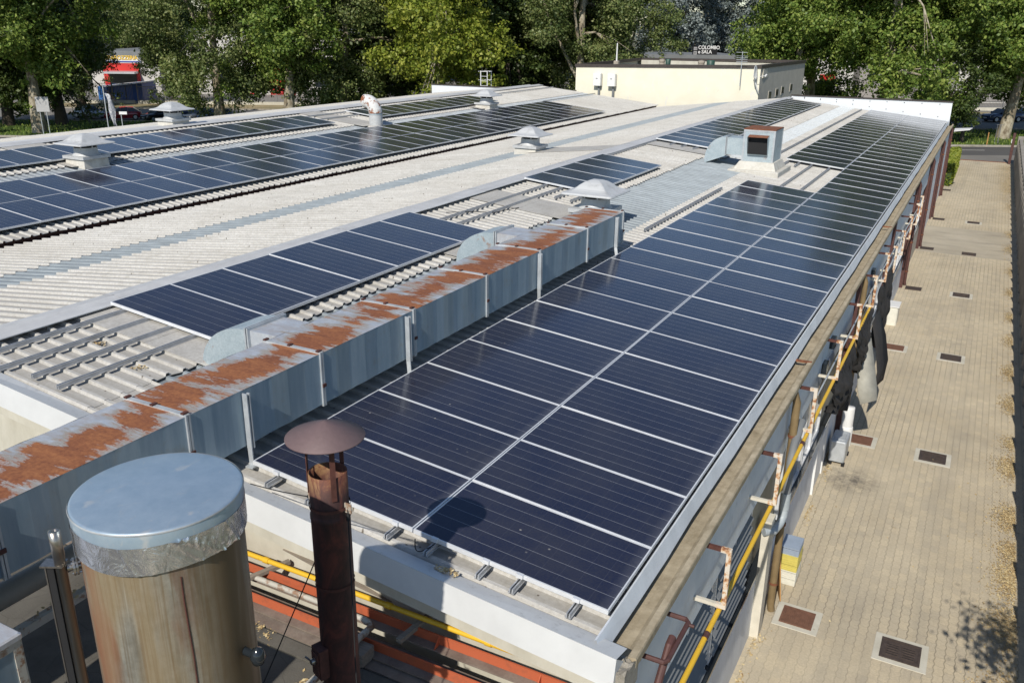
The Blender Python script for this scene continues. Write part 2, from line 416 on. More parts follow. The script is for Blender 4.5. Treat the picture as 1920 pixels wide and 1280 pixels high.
    m.set(col=c, rough=m.ramp(n, [(.35, .42), (.6, .75)]), metal=m.ramp(n, [(.35, .45), (.55, .05)])); m.bump(drip, .1, .004); M['tank'] = m.mat
    m = NT('lid_zinc'); v = m.coord('World'); n = m.noise(v, 7, 6, .7); sp = m.noise(m.coord('World', (1.6, .6, 1)), 7, 5, .75, 1.2)
    c = m.ramp(n, [(.3, (.34, .455, .555)), (.7, (.46, .565, .65))])
    sp2 = m.noise(m.coord('World', (2.2, 1.1, 1)), 4.5, 7, .8, 1.6); c = m.mix(m.ramp(sp2, [(.57, 0), (.66, .55)]), c, (.58, .60, .61))
    c = m.mix(m.ramp(m.vor(m.mix(.12, m.coord('World', (1, .6, 1)), m.noise(v, 9, 3, out='Color')), 3.4, dim='2D'), [(.02, .7), (.075, 0)]), c, (.62, .64, .64))
    m.set(col=c, rough=.38, metal=.55); m.bump(m.noise(v, 60, 3), .05, .003); M['lid'] = m.mat
    m = NT('foil_tape'); v = m.coord('Object'); x, y, z = m.sep(v)
    wr = m.noise(m.comb(m.math('MULTIPLY', m.math('ARCTAN2', y, x), 2.2), m.math('MULTIPLY', z, 3), m.math('MULTIPLY', z, 2)), 2.6, 5, .6, .9)
    m.set(col=m.ramp(wr, [(.3, (.58, .59, .61)), (.7, (.76, .77, .79))]), rough=.22, metal=.88); m.bump(wr, .75, .02); M['foil'] = m.mat
    m = NT('brushed_steel'); v = m.coord('World', (20, 20, .6)); n = m.noise(v, 3, 4, .6)
    m.set(col=m.ramp(n, [(.3, (.30, .275, .245)), (.7, (.46, .43, .39))]), rough=.3, metal=.9); M['steel'] = m.mat
    # --- chimney
    m = NT('chimney_steel'); v = m.coord('World'); o = m.coord('Object'); x, y, z = m.sep(o)
    n = m.noise(m.comb(m.math('MULTIPLY', x, 6), m.math('MULTIPLY', y, 6), m.math('MULTIPLY', z, 2.6)), 1.2, 7, .7, .6)
    c = m.ramp(n, [(.35, (.022, .014, .014)), (.5, (.055, .022, .020)), (.62, (.105, .032, .026)), (.8, (.15, .05, .03))])
    top = m.math('MULTIPLY', m.math('SUBTRACT', z, 2.13), 5, clamp=True)
    c2 = m.ramp(n, [(.4, (.12, .04, .03)), (.5, (.22, .08, .04)), (.58, (.45, .28, .12)), (.7, (.17, .055, .04))])
    c = m.mix(top, c, c2)
    m.set(col=c, rough=.7, metal=.15); m.bump(m.noise(v, 70, 4), .2, .004); M['chimney'] = m.mat
    M['cowl'] = simple('purple_brown_cowl', (.155, .105, .105), .62, .1, .1, 30, .25, 120)
    # --- ground
    m = NT('paving'); v = m.coord('World'); x, y, z = m.sep(v)
    zig = m.math('PINGPONG', m.math('MULTIPLY', y, 1.0), .075); xw = m.math('ADD', x, m.math('MULTIPLY', zig, .24))
    u = m.math('MULTIPLY', xw, 1 / .128); row = m.math('FLOOR', u); fx = m.math('ABSOLUTE', m.math('SUBTRACT', m.math('FRACT', u), .5))
    joint = m.ramp(fx, [(.415, 0), (.47, 1)])
    par = m.math('MULTIPLY', m.math('MODULO', m.math('ABSOLUTE', row), 2), .5)
    vy = m.math('ADD', m.math('MULTIPLY', m.math('ADD', y, m.math('MULTIPLY', m.math('PINGPONG', x, .064), .5)), 1 / .20), par); fy = m.math('ABSOLUTE', m.math('SUBTRACT', m.math('FRACT', vy), .5))
    jy = m.ramp(fy, [(.455, 0), (.49, .75)])
    wear = m.ramp(m.noise(v, .42, 4, .6), [(.35, .25), (.65, 1)])
    idn = m.node('ShaderNodeTexWhiteNoise', noise_dimensions='2D'); m.link(m.comb(row, m.math('FLOOR', vy)), idn.inputs['Vector'])
    n = m.noise(v, .55, 6, .68); f = m.noise(v, 30, 5, .75)
    c = m.ramp(n, [(.32, (.53, .445, .305)), (.7, (.67, .575, .405))])
    c = m.mix(m.ramp(idn.outputs['Value'], [(0, .32), (1, 0)]), c, (.36, .33, .275))
    c = m.mix(m.ramp(f, [(.35, .35), (.65, 0)]), c, (.25, .22, .175))
    jj = m.math('MULTIPLY', m.math('MAXIMUM', m.math('MULTIPLY', joint, .62), m.math('MULTIPLY', jy, .38)), wear)
    c = m.mix(jj, c, (.12, .11, .085))
    burn = m.node('ShaderNodeVectorMath', operation='DISTANCE'); m.link(v, burn.inputs[0]); burn.inputs[1].default_value = (.72, 10.9, G_)
    bm_ = m.math('MULTIPLY', m.ramp(burn.outputs['Value'], [(.1, 1), (.75, 0)]), m.ramp(m.noise(v, 3.2, 6, .75), [(.40, 0), (.62, .85)])); c = m.mix(bm_, c, (.07, .065, .06))
    grime = m.ramp(m.noise(v, .8, 6, .7), [(.56, 0), (.78, .5)]); c = m.mix(grime, c, (.27, .24, .19)); tr_ = m.ramp(m.noise(m.coord('World', (1.3, .12, 1)), 1.4, 5, .65), [(.50, 0), (.72, .4)]); c = m.mix(tr_, c, (.27, .245, .20)); oil = m.ramp(m.noise(v, 2.4, 5, .7), [(.66, 0), (.76, .55)]); c = m.mix(oil, c, (.16, .15, .125))
    m.set(col=c, rough=.92, spec=.2); m.bump(m.math('SUBTRACT', f, jj), .35, .008); M['paving'] = m.mat
    m = NT('stained_concrete_ground'); v = m.coord('World'); n = m.noise(v, .5, 6, .65); st = m.noise(m.coord('World', (.25, 1, 1)), .9, 5, .65); f = m.noise(v, 40, 4)
    c = m.ramp(n, [(.3, (.37, .325, .245)), (.7, (.48, .425, .325))]); c = m.mix(m.ramp(st, [(.48, 0), (.72, .6)]), c, (.17, .155, .13))
    m.set(col=c, rough=.92); m.bump(f, .3, .006); M['conc_ground'] = m.mat
    m = NT('asphalt'); v = m.coord('World'); n = m.noise(v, .25, 5); f = m.noise(v, 60, 3)
    c = m.ramp(n, [(.3, (.072, .070, .068)), (.7, (.105, .10, .095))]); m.set(col=c, rough=.9); m.bump(f, .4, .006); M['asphalt'] = m.mat
    m = NT('pale_asphalt'); v = m.coord('World'); n = m.noise(v, .2, 5); c = m.ramp(n, [(.3, (.16, .15, .135)), (.7, (.23, .215, .19))]); m.set(col=c, rough=.92); M['asphalt2'] = m.mat
    m = NT('lawn'); v = m.coord('World'); n = m.noise(v, .35, 6, .65); f = m.noise(v, 9, 5, .7)
    c = m.ramp(n, [(.3, (.045, .085, .018)), (.6, (.085, .13, .03)), (.8, (.19, .18, .07))]); c = m.mix(m.ramp(f, [(.35, .5), (.6, 0)]), c, (.03, .05, .012))
    m.set(col=c, rough=.9, spec=.2); m.bump(f, .9, .05); M['lawn'] = m.mat
    m = NT('dry_verge'); v = m.coord('World'); n = m.noise(v, .4, 6, .7); c = m.ramp(n, [(.3, (.15, .14, .06)), (.7, (.38, .29, .16))]); m.set(col=c, rough=.95); M['verge'] = m.mat
    m = NT('earth'); v = m.coord('World'); n = m.noise(v, .1, 6, .7); c = m.ramp(n, [(.3, (.09, .10, .045)), (.7, (.20, .18, .11))]); m.set(col=c, rough=.95); M['earth'] = m.mat
    M['white_line'] = simple('road_paint', (.62, .61, .57), .8, 0, .2, 6, 0)
    M['grate'] = simple('cast_iron', (.088, .066, .055), .65, .3, .35, 14, .3, 50)
    M['grate_rust'] = simple('rusty_grate', (.165, .08, .05), .85, 0, .3, 14, .3, 50)
    m = NT('ribbed_fence_concrete'); v = m.coord('World'); n = m.noise(m.coord('World', (1, 1, .4)), 2, 6, .7)
    c = m.ramp(n, [(.3, (.22, .20, .175)), (.7, (.36, .335, .29))]); m.set(col=c, rough=.95, spec=.2); m.bump(m.noise(v, 40, 3), .3, .006); M['fence_conc'] = m.mat
    # --- foliage
    def leaf(name, a, b, c3, trans=.28, nscale=.45):
        m = NT(name); v = m.coord('World')
        g = m.node('ShaderNodeNewGeometry'); ri = g.outputs['Random Per Island']
        n = m.noise(v, nscale, 3, .6)
        t = m.math('ADD', m.math('MULTIPLY', ri, .55), m.math('MULTIPLY', n, .55))
        c = m.ramp(t, [(.18, a), (.52, b), (.86, c3)])
        m.set(col=c, rough=.5, spec=.35)
        tr = m.node('ShaderNodeBsdfTranslucent'); tc = m.mix(.5, c, (.16, .25, .03)); m.link(tc, tr.inputs['Color'])
        mx = m.node('ShaderNodeMixShader'); mx.inputs[0].default_value = trans
        m.link(m.b.outputs[0], mx.inputs[1]); m.link(tr.outputs[0], mx.inputs[2]); m.link(mx.outputs[0], m.out.inputs['Surface'])
        M[name] = m.mat
    leaf('leaf_plane', (.052, .102, .018), (.150, .230, .040), (.320, .375, .085))
    leaf('leaf_bright', (.116, .173, .019), (.242, .294, .036), (.420, .430, .074), .38)
    leaf('leaf_olive', (.050, .082, .024), (.130, .172, .050), (.260, .280, .105), .25)
    leaf('leaf_dark', (.022, .043, .011), (.056, .088, .020), (.112, .144, .037), .18)
    leaf('leaf_grey', (.084, .120, .041), (.168, .210, .072), (.288, .312, .120), .25)
    leaf('leaf_cedar', (.095, .12, .112), (.18, .215, .205), (.27, .305, .29), .1)
    leaf('leaf_dry', (.24, .15, .07), (.50, .37, .18), (.66, .55, .32), 0, 2)
    m = NT('plane_bark'); v = m.coord('World'); n = m.noise(m.coord('World', (1, 1, .5)), 2.6, 5, .7)
    c = m.ramp(n, [(.35, (.14, .11, .075)), (.5, (.29, .25, .18)), (.6, (.44, .40, .31)), (.75, (.2, .17, .12))]); m.set(col=c, rough=.9, spec=.2); m.bump(n, .3, .03); M['bark'] = m.mat
    M['bark_dark'] = simple('dark_bark', (.075, .06, .045), .95, 0, .4, 5, .5, 20)
    # --- odds and ends
    M['white_paint'] = simple('white_paint', (.74, .74, .72), .5, 0, .06, 4, 0)
    M['cream_paint'] = simple('cream_paint', (.62, .58, .48), .7, 0, .15, 5, .1, 30)
    m = NT('vent_white'); v = m.coord('World'); n = m.noise(v, 5, 6, .7); c = m.mix(m.ramp(n, [(.5, 0), (.72, .5)]), (.54, .55, .55), (.30, .295, .275)); m.set(col=c, rough=.5, metal=.15); M['vent'] = m.mat
    m = NT('vent_curb'); v = m.coord('World'); n = m.noise(v, 5, 6, .7); c = m.mix(m.ramp(n, [(.42, 0), (.7, .6)]), (.60, .58, .52), (.36, .32, .25)); m.set(col=c, rough=.85); M['curb'] = m.mat
    M['net'] = simple('black_shade_net', (.022, .021, .021), .85, 0, .4, 60, .5, 200)
    M['canvas'] = simple('pale_canvas', (.34, .33, .28), .8, 0, .2, 5, .1, 20)
    M['red_paint'] = simple('red_cladding', (.60, .025, .022), .5, 0, .15, .8, 0)
    M['blue_paint'] = simple('blue_cladding', (.02, .15, .46), .5, 0, .15, .8, 0)
    M['blue_dark'] = simple('dark_blue_cladding', (.025, .085, .29), .5, 0, .15, .8, 0)
    M['warehouse'] = simple('warehouse_wall', (.58, .56, .52), .8, 0, .12, .6, 0)
    M['warehouse_dark'] = simple('grey_warehouse', (.30, .28, .26), .8, 0, .15, .6, 0)
    M['slate'] = simple('grey_roof', (.19, .20, .205), .7, .1, .15, 1, 0)
    M['win_dark'] = simple('dark_glass', (.02, .025, .03), .12, 0, .2, 3, 0)
    m = NT('window_glass'); v = m.coord('World'); c = m.ramp(m.noise(v, .8, 3), [(.3, (.06, .07, .075)), (.7, (.14, .15, .15))]); m.set(col=c, rough=.1); M['pane'] = m.mat
    M['tan_blind'] = simple('tan_blind', (.36, .32, .235), .8, 0, .12, 2, 0, stretch=(1, 2, .4))
    M['sign_black'] = simple('sign_black', (.015, .015, .017), .4, 0, .1, 3, 0)
    M['sign_grey'] = simple('sign_grey', (.42, .42, .42), .5, 0, .1, 3, 0)
    M['sign_yellow'] = simple('sign_yellow', (.80, .52, .05), .5, 0, .05, 3, 0)
    M['sign_blue'] = simple('sign_blue', (.05, .08, .30), .5, 0, .1, 3, 0)
    M['fence_metal'] = simple('grey_fence_metal', (.20, .20, .20), .6, .3, .15, 3, 0)
    for nm, c in (('car_red', (.26, .012, .022)), ('car_blue', (.018, .035, .085)), ('car_black', (.012, .013, .016)), ('car_white', (.55, .56, .57)), ('car_grey', (.085, .10, .12))):
        m = NT(nm); m.set(col=c, rough=.3, coat=.8, metal=.2); M[nm] = m.mat
    M['tyre'] = simple('tyre', (.015, .015, .015), .9, 0, .1, 4, 0)
    M['lamp'] = simple('lamp_lens', (.6, .6, .58), .15, 0, .05, 4, 0)
    M['plate_white'] = simple('number_plate', (.65, .65, .62), .5, 0, .05, 4, 0)
    M['crate_yellow'] = simple('yellow_crate', (.60, .52, .13), .5, 0, .1, 6, 0)
    M['crate_white'] = simple('white_crate', (.68, .67, .58), .5, 0, .1, 6, 0)
    M['crate_lid'] = simple('grey_blue_crate', (.30, .36, .44), .6, 0, .12, 6, 0)
    M['wood'] = simple('grey_timber', (.24, .205, .165), .9, 0, .3, 8, .3, 30, stretch=(.4, 6, 6))
    M['ply'] = simple('plywood', (.45, .24, .08), .8, 0, .2, 5, 0)
    M['green_pot'] = simple('green_pot', (.03, .075, .055), .5, 0, .2, 4, 0)
    M['terracotta'] = simple('grey_pot', (.35, .31, .25), .8, 0, .2, 6, 0)
    M['charcoal'] = simple('burn_mark', (.05, .046, .04), .95, 0, .5, 9, 0)
build_materials()
# ------------------------------------------------------------------ frame of the place
# x: across the building (0 = lower edge of the front solar array, minus = up the roof), y: along the building, z: height above that edge
G = -3.9                                  # ground
TH = math.atan(.1)                        # roof pitch
CT, ST = cos(TH), sin(TH)
CAM = Vector((1.9906, -5.3688, 4.2796))
YAW, PITCH, ROLL, FPX = -.490355, .346679, .00986, 1629.86
FW = Vector((sin(YAW), cos(YAW), 0)); RT = Vector((cos(YAW), -sin(YAW), 0))
def ud(u, d, z=0):
    """point u to the right of and d ahead of the lookout (street grid runs square to the view)"""
    p = CAM + RT * u + FW * d
    return Vector((p.x, p.y, z))
def P1(s, y, h=0): return (-s * CT + h * ST, y, s * ST + h * CT)          # right roof slope
XA, ZA = -8.15, .70                                                       # ridge of the right gable (pan level)
C2, S2 = cos(math.atan(.111)), sin(math.atan(.111))
def P2(s, y, h=0): return (XA - s * C2 - h * S2, y, ZA - s * S2 + h * C2)   # slope falling to the valley
X3, Z3 = -15.70, -.085
def P3(s, y, h=0): return (X3 - s * CT + h * ST, y, Z3 + s * ST + h * CT)   # slope rising to the far ridge
PITCHY = .2117; Y0, Y1 = -.35, 46.0

# ------------------------------------------------------------------ setting: ground
def flat(name, x0, x1, y0, y1, z, mat):
    m = MB(); m.add([(x0, y0, z), (x1, y0, z), (x1, y1, z), (x0, y1, z)], [(0, 1, 2, 3)])
    return tag(m.build(name, M[mat], fix=False), kind='structure')
def flat_ud(name, u0, u1, d0, d1, z, mat):
    m = MB(); m.add([ud(u0, d0, z), ud(u1, d0, z), ud(u1, d1, z), ud(u0, d1, z)], [(0, 1, 2, 3)])
    return tag(m.build(name, M[mat], fix=False), kind='structure')
g = MB(); g.add([(-900, -900, G - .02), (900, -900, G - .02), (900, 900, G - .02), (-900, 900, G - .02)], [(0, 1, 2, 3)])
tag(g.build('ground', M['earth'], fix=False), kind='structure')
flat('paving', -.4, 3.95, -14, 31.9, G, 'paving')
flat('concrete_apron', -.4, 3.95, 31.9, 37.3, G, 'conc_ground')
flat('pavement', -.4, 3.95, 37.3, 61.6, G, 'paving')
flat_ud('pavement_strip', -75, 75, 58.2, 62.2, G - .004, 'asphalt2')
flat_ud('service_road', -120, 120, 62.2, 67.0, G - .008, 'asphalt')
flat_ud('grass_verge', -120, 120, 67.3, 79.0, G + .02, 'lawn')
flat_ud('street', -160, 160, 79.0, 91.0, G + .004, 'asphalt2')
flat_ud('dry_grass', -160, 160, 91.0, 97.0, G + .03, 'verge')
flat_ud('yard', -160, 160, 97.0, 150.0, G + .008, 'asphalt2')
def kerb(d, w=.15, h=.12):
    m = MB(); a, b, c, e = ud(-120, d), ud(120, d), ud(120, d + w), ud(-120, d + w)
    m.hexa([(p.x, p.y, G - .02) for p in (a, b, c, e)] + [(p.x, p.y, G + h) for p in (a, b, c, e)])
    tag(m.build('kerb', M['concrete']), kind='structure')
kerb(67.05); kerb(78.9); kerb(91.0)
m = MB()
for k in range(-14, 15):
    u = k * 5.2 + 32
    a, b, c, e = ud(u, 64.9, G), ud(u + 2.6, 64.9, G), ud(u + 2.6, 65.05, G), ud(u, 65.05, G)
    m.add([a, b, c, e], [(0, 1, 2, 3)])
tag(m.build('road_marking', M['white_line'], fix=False), kind='structure')
# gate rail set in the paving at the end of the alley
m = MB(); m.box(-.3, 3.6, 61.62, 61.72, G - .01, G + .03)
tag(m.build('gate_track', M['rust']), 'rusty steel gate track across the end of the paved alley', 'gate track')

# ------------------------------------------------------------------ the factory building
fb = thing('factory_building', (-8, 20, G), 'long white corrugated double gabled factory roof with blue grey alley wall and concrete gutter', 'factory')

def corr(name, fn, s0, s1, y0, y1, h, mats, parent=fb, pitch=PITCHY, rh=.036, nseg=1, skip=None, lip=True, jitter=.0, phase=-.06):
    """trapezoid ribbed sheet: ribs run up the slope"""
    mb = MB(); prof = []
    k0 = math.floor((y0 - phase) / pitch)
    y = phase + k0 * pitch
    while y < y1 + 1e-6:
        for dy, z in ((0, 0), (.152, 0), (.163, rh), (.200, rh)):
            yy = y + dy
            if y0 - 1e-6 <= yy <= y1 + 1e-6: prof.append((yy, z))
        y += pitch
    ss = [s0 + (s1 - s0) * i / nseg for i in range(nseg + 1)]
    n = len(prof); vs = []
    for s in ss:
        for i, (yy, z) in enumerate(prof):
            ds = 0
            if s == ss[0] and jitter: ds = jitter * (((i // 4) * 7919 % 13) / 13 - .5)
            vs.append(fn(s + ds, yy, h + z))
    fs = []; mi = []
    for a in range(nseg):
        for i in range(n - 1):
            fs.append((a * n + i, a * n + i + 1, (a + 1) * n + i + 1, (a + 1) * n + i))
            mi.append(1 if (prof[i][1] > 0 or prof[i + 1][1] > 0) else 0)
    for f, q in zip(fs, mi): mb.f.append(f); mb.m.append(q); mb.sm.append(False)
    mb.v = [tuple(p) for p in vs]
    if lip:
        for row, base in ((0, ss[0]), (nseg, ss[-1])):
            top = [vs[row * n + i] for i in range(n)]
            low = [(p[0], p[1], p[2] - .009) for p in top]
            mb.add(top + low, [(i, i + 1, n + i + 1, n + i) for i in range(n - 1)], 1)
    return mb.build(name, [M[q] for q in mats], parent, fix=False)
RF = ('roof_pan', 'roof_rib'); GS = ('strip', 'strip_rib'); GV = ('galv', 'galv')
HP, HS = -.155, -.175
# right slope
r1 = corr('roof', P1, -.03, 4.30, Y0, Y1, HP, RF, nseg=3)
corr('roof', P1, 5.90, 8.16, Y0, Y1, HP + .02, RF, nseg=2, jitter=.05)
corr('roof_light', P1, 4.15, 6.05, .78, 22.0, HS, GS)
corr('roof_light', P1, 4.15, 6.05, 22.0, Y1, HS + .004, GV)
corr('roof', P1, 4.2, 6.0, Y0, .75, HP + .012, RF)
corr('roof', P1, 4.2, 4.62, 22.0, Y1, HP + .008, RF)
corr('roof', P1, 5.40, 6.0, 22.0, Y1, HP + .012, RF)
# slope between ridge and valley
corr('roof', P2, 0.02, 3.0, Y0, Y1, .012, RF, nseg=2, jitter=.05)
corr('roof_light', P2, 2.9, 4.25, Y0, Y1, -.012, GS)
corr('roof', P2, 4.12, 7.50, Y0, Y1, .0, RF, nseg=2)
# slope rising to the far ridge
corr('roof', P3, -.05, 4.05, Y0, Y1, .075, RF, nseg=2, jitter=.06)
corr('roof_light', P3, 3.9, 5.1, Y0, Y1, .055, GV)
corr('roof', P3, 4.88, 8.05, Y0, Y1, .09, RF, nseg=2)
# hidden slope beyond
X4, Z4 = P3(8.05, 0, .1)[0], P3(8.05, 0, .1)[2]
def P4(s, y, h=0): return (X4 - s * CT - h * ST, y, Z4 - s * ST + h * CT)
corr('roof', P4, 0, 7.8, Y0, Y1, -.01, RF)
# valley channel
m = MB(); m.box(-16.15, -15.55, Y0, Y1, -.32, -.24); m.build('valley_gutter', M['brown_trim'], fb)
# closure under the left sheet ends: dark rusty purlin
m = MB(); m.box(-15.93, -15.80, Y0, Y1, -.235, -.02); m.build('eaves_purlin', M['dark_rust'], fb)
# ridge caps
def cap(name, apex, y0, y1, w, t, mat):
    mb = MB(); ax, az = apex
    pr = [(ax - w, az - w * .1 - .012), (ax - w, az - w * .1), (ax - .07, az - .006), (ax, az + .018), (ax + .07, az - .006), (ax + w, az - w * .1), (ax + w, az - w * .1 - .012)]
    L = y1 - y0; n = int(L / 2.4); vs = []; fs = []
    for k in range(n):
        a = y0 + L * k / n; b = y0 + L * (k + 1) / n + .05; dz = .004 * (k % 2)
        mb.sheet([[(p[0], a, p[1] + dz) for p in pr], [(p[0], b, p[1] + dz) for p in pr]], smooth=False)
    return mb.build(name, M[mat], fb)
cap('ridge_cap', (XA, ZA + .078), Y0, Y1, .25, .02, 'ridge')
cap('ridge_cap', (X4, Z4 + .062), Y0, Y1, .34, .02, 'ridge')
m = MB(); m.sheet([[(X4 - .45, Y0, Z4 + .0), (X4 - .65, Y0, Z4 + .035), (X4 - .85, Y0, Z4 - .03)], [(X4 - .45, Y1, Z4 + .0), (X4 - .65, Y1, Z4 + .035), (X4 - .85, Y1, Z4 - .03)]], smooth=False)
m.build('ridge_cap', M['fascia'], fb)
# dark channels beside the ridges
def strip(fn, s, y0, y1, h0, h1, w, mat, name):
    mb = MB(); mb.hexa([fn(s - w / 2, y0, h0), fn(s + w / 2, y0, h0), fn(s + w / 2, y1, h0), fn(s - w / 2, y1, h0), fn(s - w / 2, y0, h1), fn(s + w / 2, y0, h1), fn(s + w / 2, y1, h1), fn(s - w / 2, y1, h1)])
    return mb.build(name, M[mat], fb)
# flat flashing sheets running from the ventilators to the ridges
def flash(fn, s0, s1, y0, y1, h, mat='galv', fold=0):
    mb = MB(); n = max(2, int((s1 - s0) / 1.2) + 1)
    for k in range(n - 1):
        a = s0 + (s1 - s0) * k / (n - 1); b = s0 + (s1 - s0) * (k + 1) / (n - 1) + .06; hh = h + .004 * (k % 2)
        mb.hexa([fn(a, y0, hh - .008), fn(b, y0, hh - .008), fn(b, y1, hh - .008), fn(a, y1, hh - .008), fn(a, y0, hh), fn(b, y0, hh), fn(b, y1, hh), fn(a, y1, hh)])
    return mb.build('flashing', M[mat], fb)
m = NT('old_zinc_sheet'); v = m.coord('World'); n = m.noise(v, 2.5, 6, .7); f = m.noise(v, 26, 5, .75)
c = m.ramp(n, [(.3, (.46, .44, .40)), (.7, (.60, .58, .53))]); c = m.mix(m.ramp(f, [(.35, .4), (.6, 0)]), c, (.25, .22, .18)); m.set(col=c, rough=.7, metal=.15); M['flash'] = m.mat
flash(P1, 5.5, 8.0, 1.36, 1.98, HP + .07, 'flash')
flash(P1, 5.5, 8.0, 7.25, 7.95, HP + .07, 'flash')
flash(P1, 5.55, 7.95, 11.15, 12.35, HP + .07, 'flash')
flash(P1, 5.3, 8.0, 22.45, 23.25, HP + .07, 'flash')
flash(P2, .1, 3.0, 20.2, 21.6, .062, 'flash')
flash(P3, 4.6, 7.85, 10.3, 11.6, .145, 'flash')
flash(P3, 4.4, 7.85, 23.2, 24.4, .145, 'flash')
flash(P3, 4.4, 7.85, 32.6, 33.8, .145, 'flash')
# end of the roof at the front gable: stained cap sheet, white fascia, cream beam below
def fy(x): return -.405 - .004 * x
def fz(x): return -.045 - .1 * x
FX0, FXM, FX1 = -15.7, -8.15, .235
def zroof(x): return P1(-x / CT, 0, HP)[2] if x > XA else ZA - (XA - x) * .1
xs = [FX1, -1.5, -3, -4.5, -6, FXM]
mb = MB()
mb.sheet([[(x, fy(x) + .245, zroof(min(x, .1)) + .012) for x in xs], [(x, fy(x) + .23, zroof(min(x, .1)) + .03) for x in xs], [(x, fy(x), fz(x)) for x in xs]], smooth=False)
mb.build('cap_sheet', M['cap_sheet'], fb)
mb = MB()
mb.sheet([[(x, fy(x), fz(x) - .001) for x in xs], [(x, fy(x) - .05, fz(x) - .245) for x in xs], [(x, fy(x) - .02, fz(x) - .265) for x in xs], [(x, fy(x) + .1, fz(x) - .27) for x in xs]], smooth=False)
mb.add([(FX1, fy(FX1), fz(FX1)), (FX1, fy(FX1) - .05, fz(FX1) - .245), (FX1, -.1, fz(FX1) - .25)], [(0, 1, 2)])
mb.build('fascia', M['fascia'], fb)
xs2 = [FXM, -10, -12, -14, FX0]
mb = MB(); mb.sheet([[(x, -.13, zroof(x) + .06) for x in xs2], [(x, -.40, zroof(x) + .05) for x in xs2], [(x, -.42, zroof(x) - .24) for x in xs2]], smooth=False)
mb.build('fascia', M['fascia'], fb)
mb = MB()
mb.sheet([[(x, fy(x) + .05, fz(x) - .255) for x in xs], [(x, fy(x) + .05, fz(x) - .44) for x in xs]], smooth=False)
mb.sheet([[(x, fy(x) + .05, fz(x) - .44) for x in xs], [(x, .2, fz(x) - .44) for x in xs]], smooth=False)
mb.build('gable_beam', M['cream_conc'], fb)
# walls: front below the gable, left, back
mb = MB(); mb.add([(.14, -.12, G), (.14, -.12, -.42), (XA, -.12, .46), (-15.7, -.12, -.3), (-23.5, -.12, .6), (-31.4, -.12, -.3), (-31.4, -.12, G)], [tuple(range(7))])
mb.add([(-31.4, -.12, G), (-31.4, -.12, -.3), (-31.4, 46, -.3), (-31.4, 46, G)], [(0, 1, 2, 3)])
mb.build('wall', M['cream_conc'], fb, fix=False)
# parapet at the far end, following nothing: a straight white strip with dark coping
for a, b, h in ((-31.8, -21.2, .56), (-8.0, .08, .84)):
    mb = MB(); mb.box(a, b, 46.02, 46.2, G, h); par = mb.build('parapet', M['wall_white'], fb)
    mb = MB(); mb.box(a - .04, b + .04, 45.98, 46.24, h + .002, h + .06); mb.build('coping', M['brown_trim'], par)
# screws on the parapet sheets
mb = MB()
for k in range(9):
    x = -.5 - k * .85
    for z in (.74, zroof(x) + .22): mb.box(x - .02, x + .02, 46.0, 46.017, z - .02, z + .02)
mb.build('screw_caps', M['brown_trim'], par)
# eaves flashing along the array: folded pale sheet, slightly wavy lower edge
mb = MB(); n = 60
ysf = [Y0 + .05 + (45.9 - Y0) * k / n for k in range(n + 1)]
g0 = [(.012, y, -.06) for y in ysf]; g1 = [(.03, y, -.052) for y in ysf]; g2 = [(.075 + .006 * sin(y * 2.1), y, -.215 + .008 * sin(y * 3.3 + 1)) for y in ysf]
mb.sheet([g0, g1, g2], smooth=False)
mb.build('eaves_flashing', M['wall_pale'], fb)
# concrete gutter: trough with a raised lip
mb = MB(); gy0, gy1 = -.16, 46.0
pts = [(.02, -.40), (.02, -.318), (.10, -.322), (.18, -.31), (.225, -.275), (.242, -.222), (.300, -.215), (.308, -.232), (.308, -.30), (.215, -.36)]
ny = 48; grid = []
for k in range(ny + 1):
    y = gy0 + (gy1 - gy0) * k / ny; j = .004 * sin(k * 1.7) + .003 * sin(k * 4.1)
    grid.append([(x + (j if 0 < i < 7 else 0), y, z + j) for i, (x, z) in enumerate(pts)])
mb.sheet(grid, smooth=False); mb.add(grid[0], [tuple(range(len(pts)))]); mb.add(grid[-1], [tuple(range(len(pts)))])
gut = mb.build('gutter', M['gutter'], fb)
# rough mortar block closing the gutter at the front corner
mb = MB(); gr = []
for i in range(9):
    row = []
    for j in range(9):
        x = .09 + .215 * j / 8; y = -.40 + .30 * i / 8
        z = -.19 - .11 * (i / 8) ** 2 * (1 - .3 * j / 8) + (.022 * random.uniform(-1, 1) if j > 2 else .004 * random.uniform(-1, 1))
        row.append((x, y, z))
    gr.append(row)
mb.sheet(gr, smooth=False)
mb.add([gr[0][j] for j in range(9)] + [(.305, -.40, -.45), (.09, -.40, -.45)], [tuple(range(11))])
mb.add([gr[i][8] for i in range(9)] + [(.305, -.10, -.45), (.305, -.40, -.45)], [tuple(range(11))])
mb.build('mortar_plug', M['concrete'], gut)
# expansion strap over the gutter
for y in (17.4, 6.95):
    mb = MB(); mb.box(.08, .30, y, y + .05, -.235, -.21); mb.build('gutter_strap', M['rust'], gut)

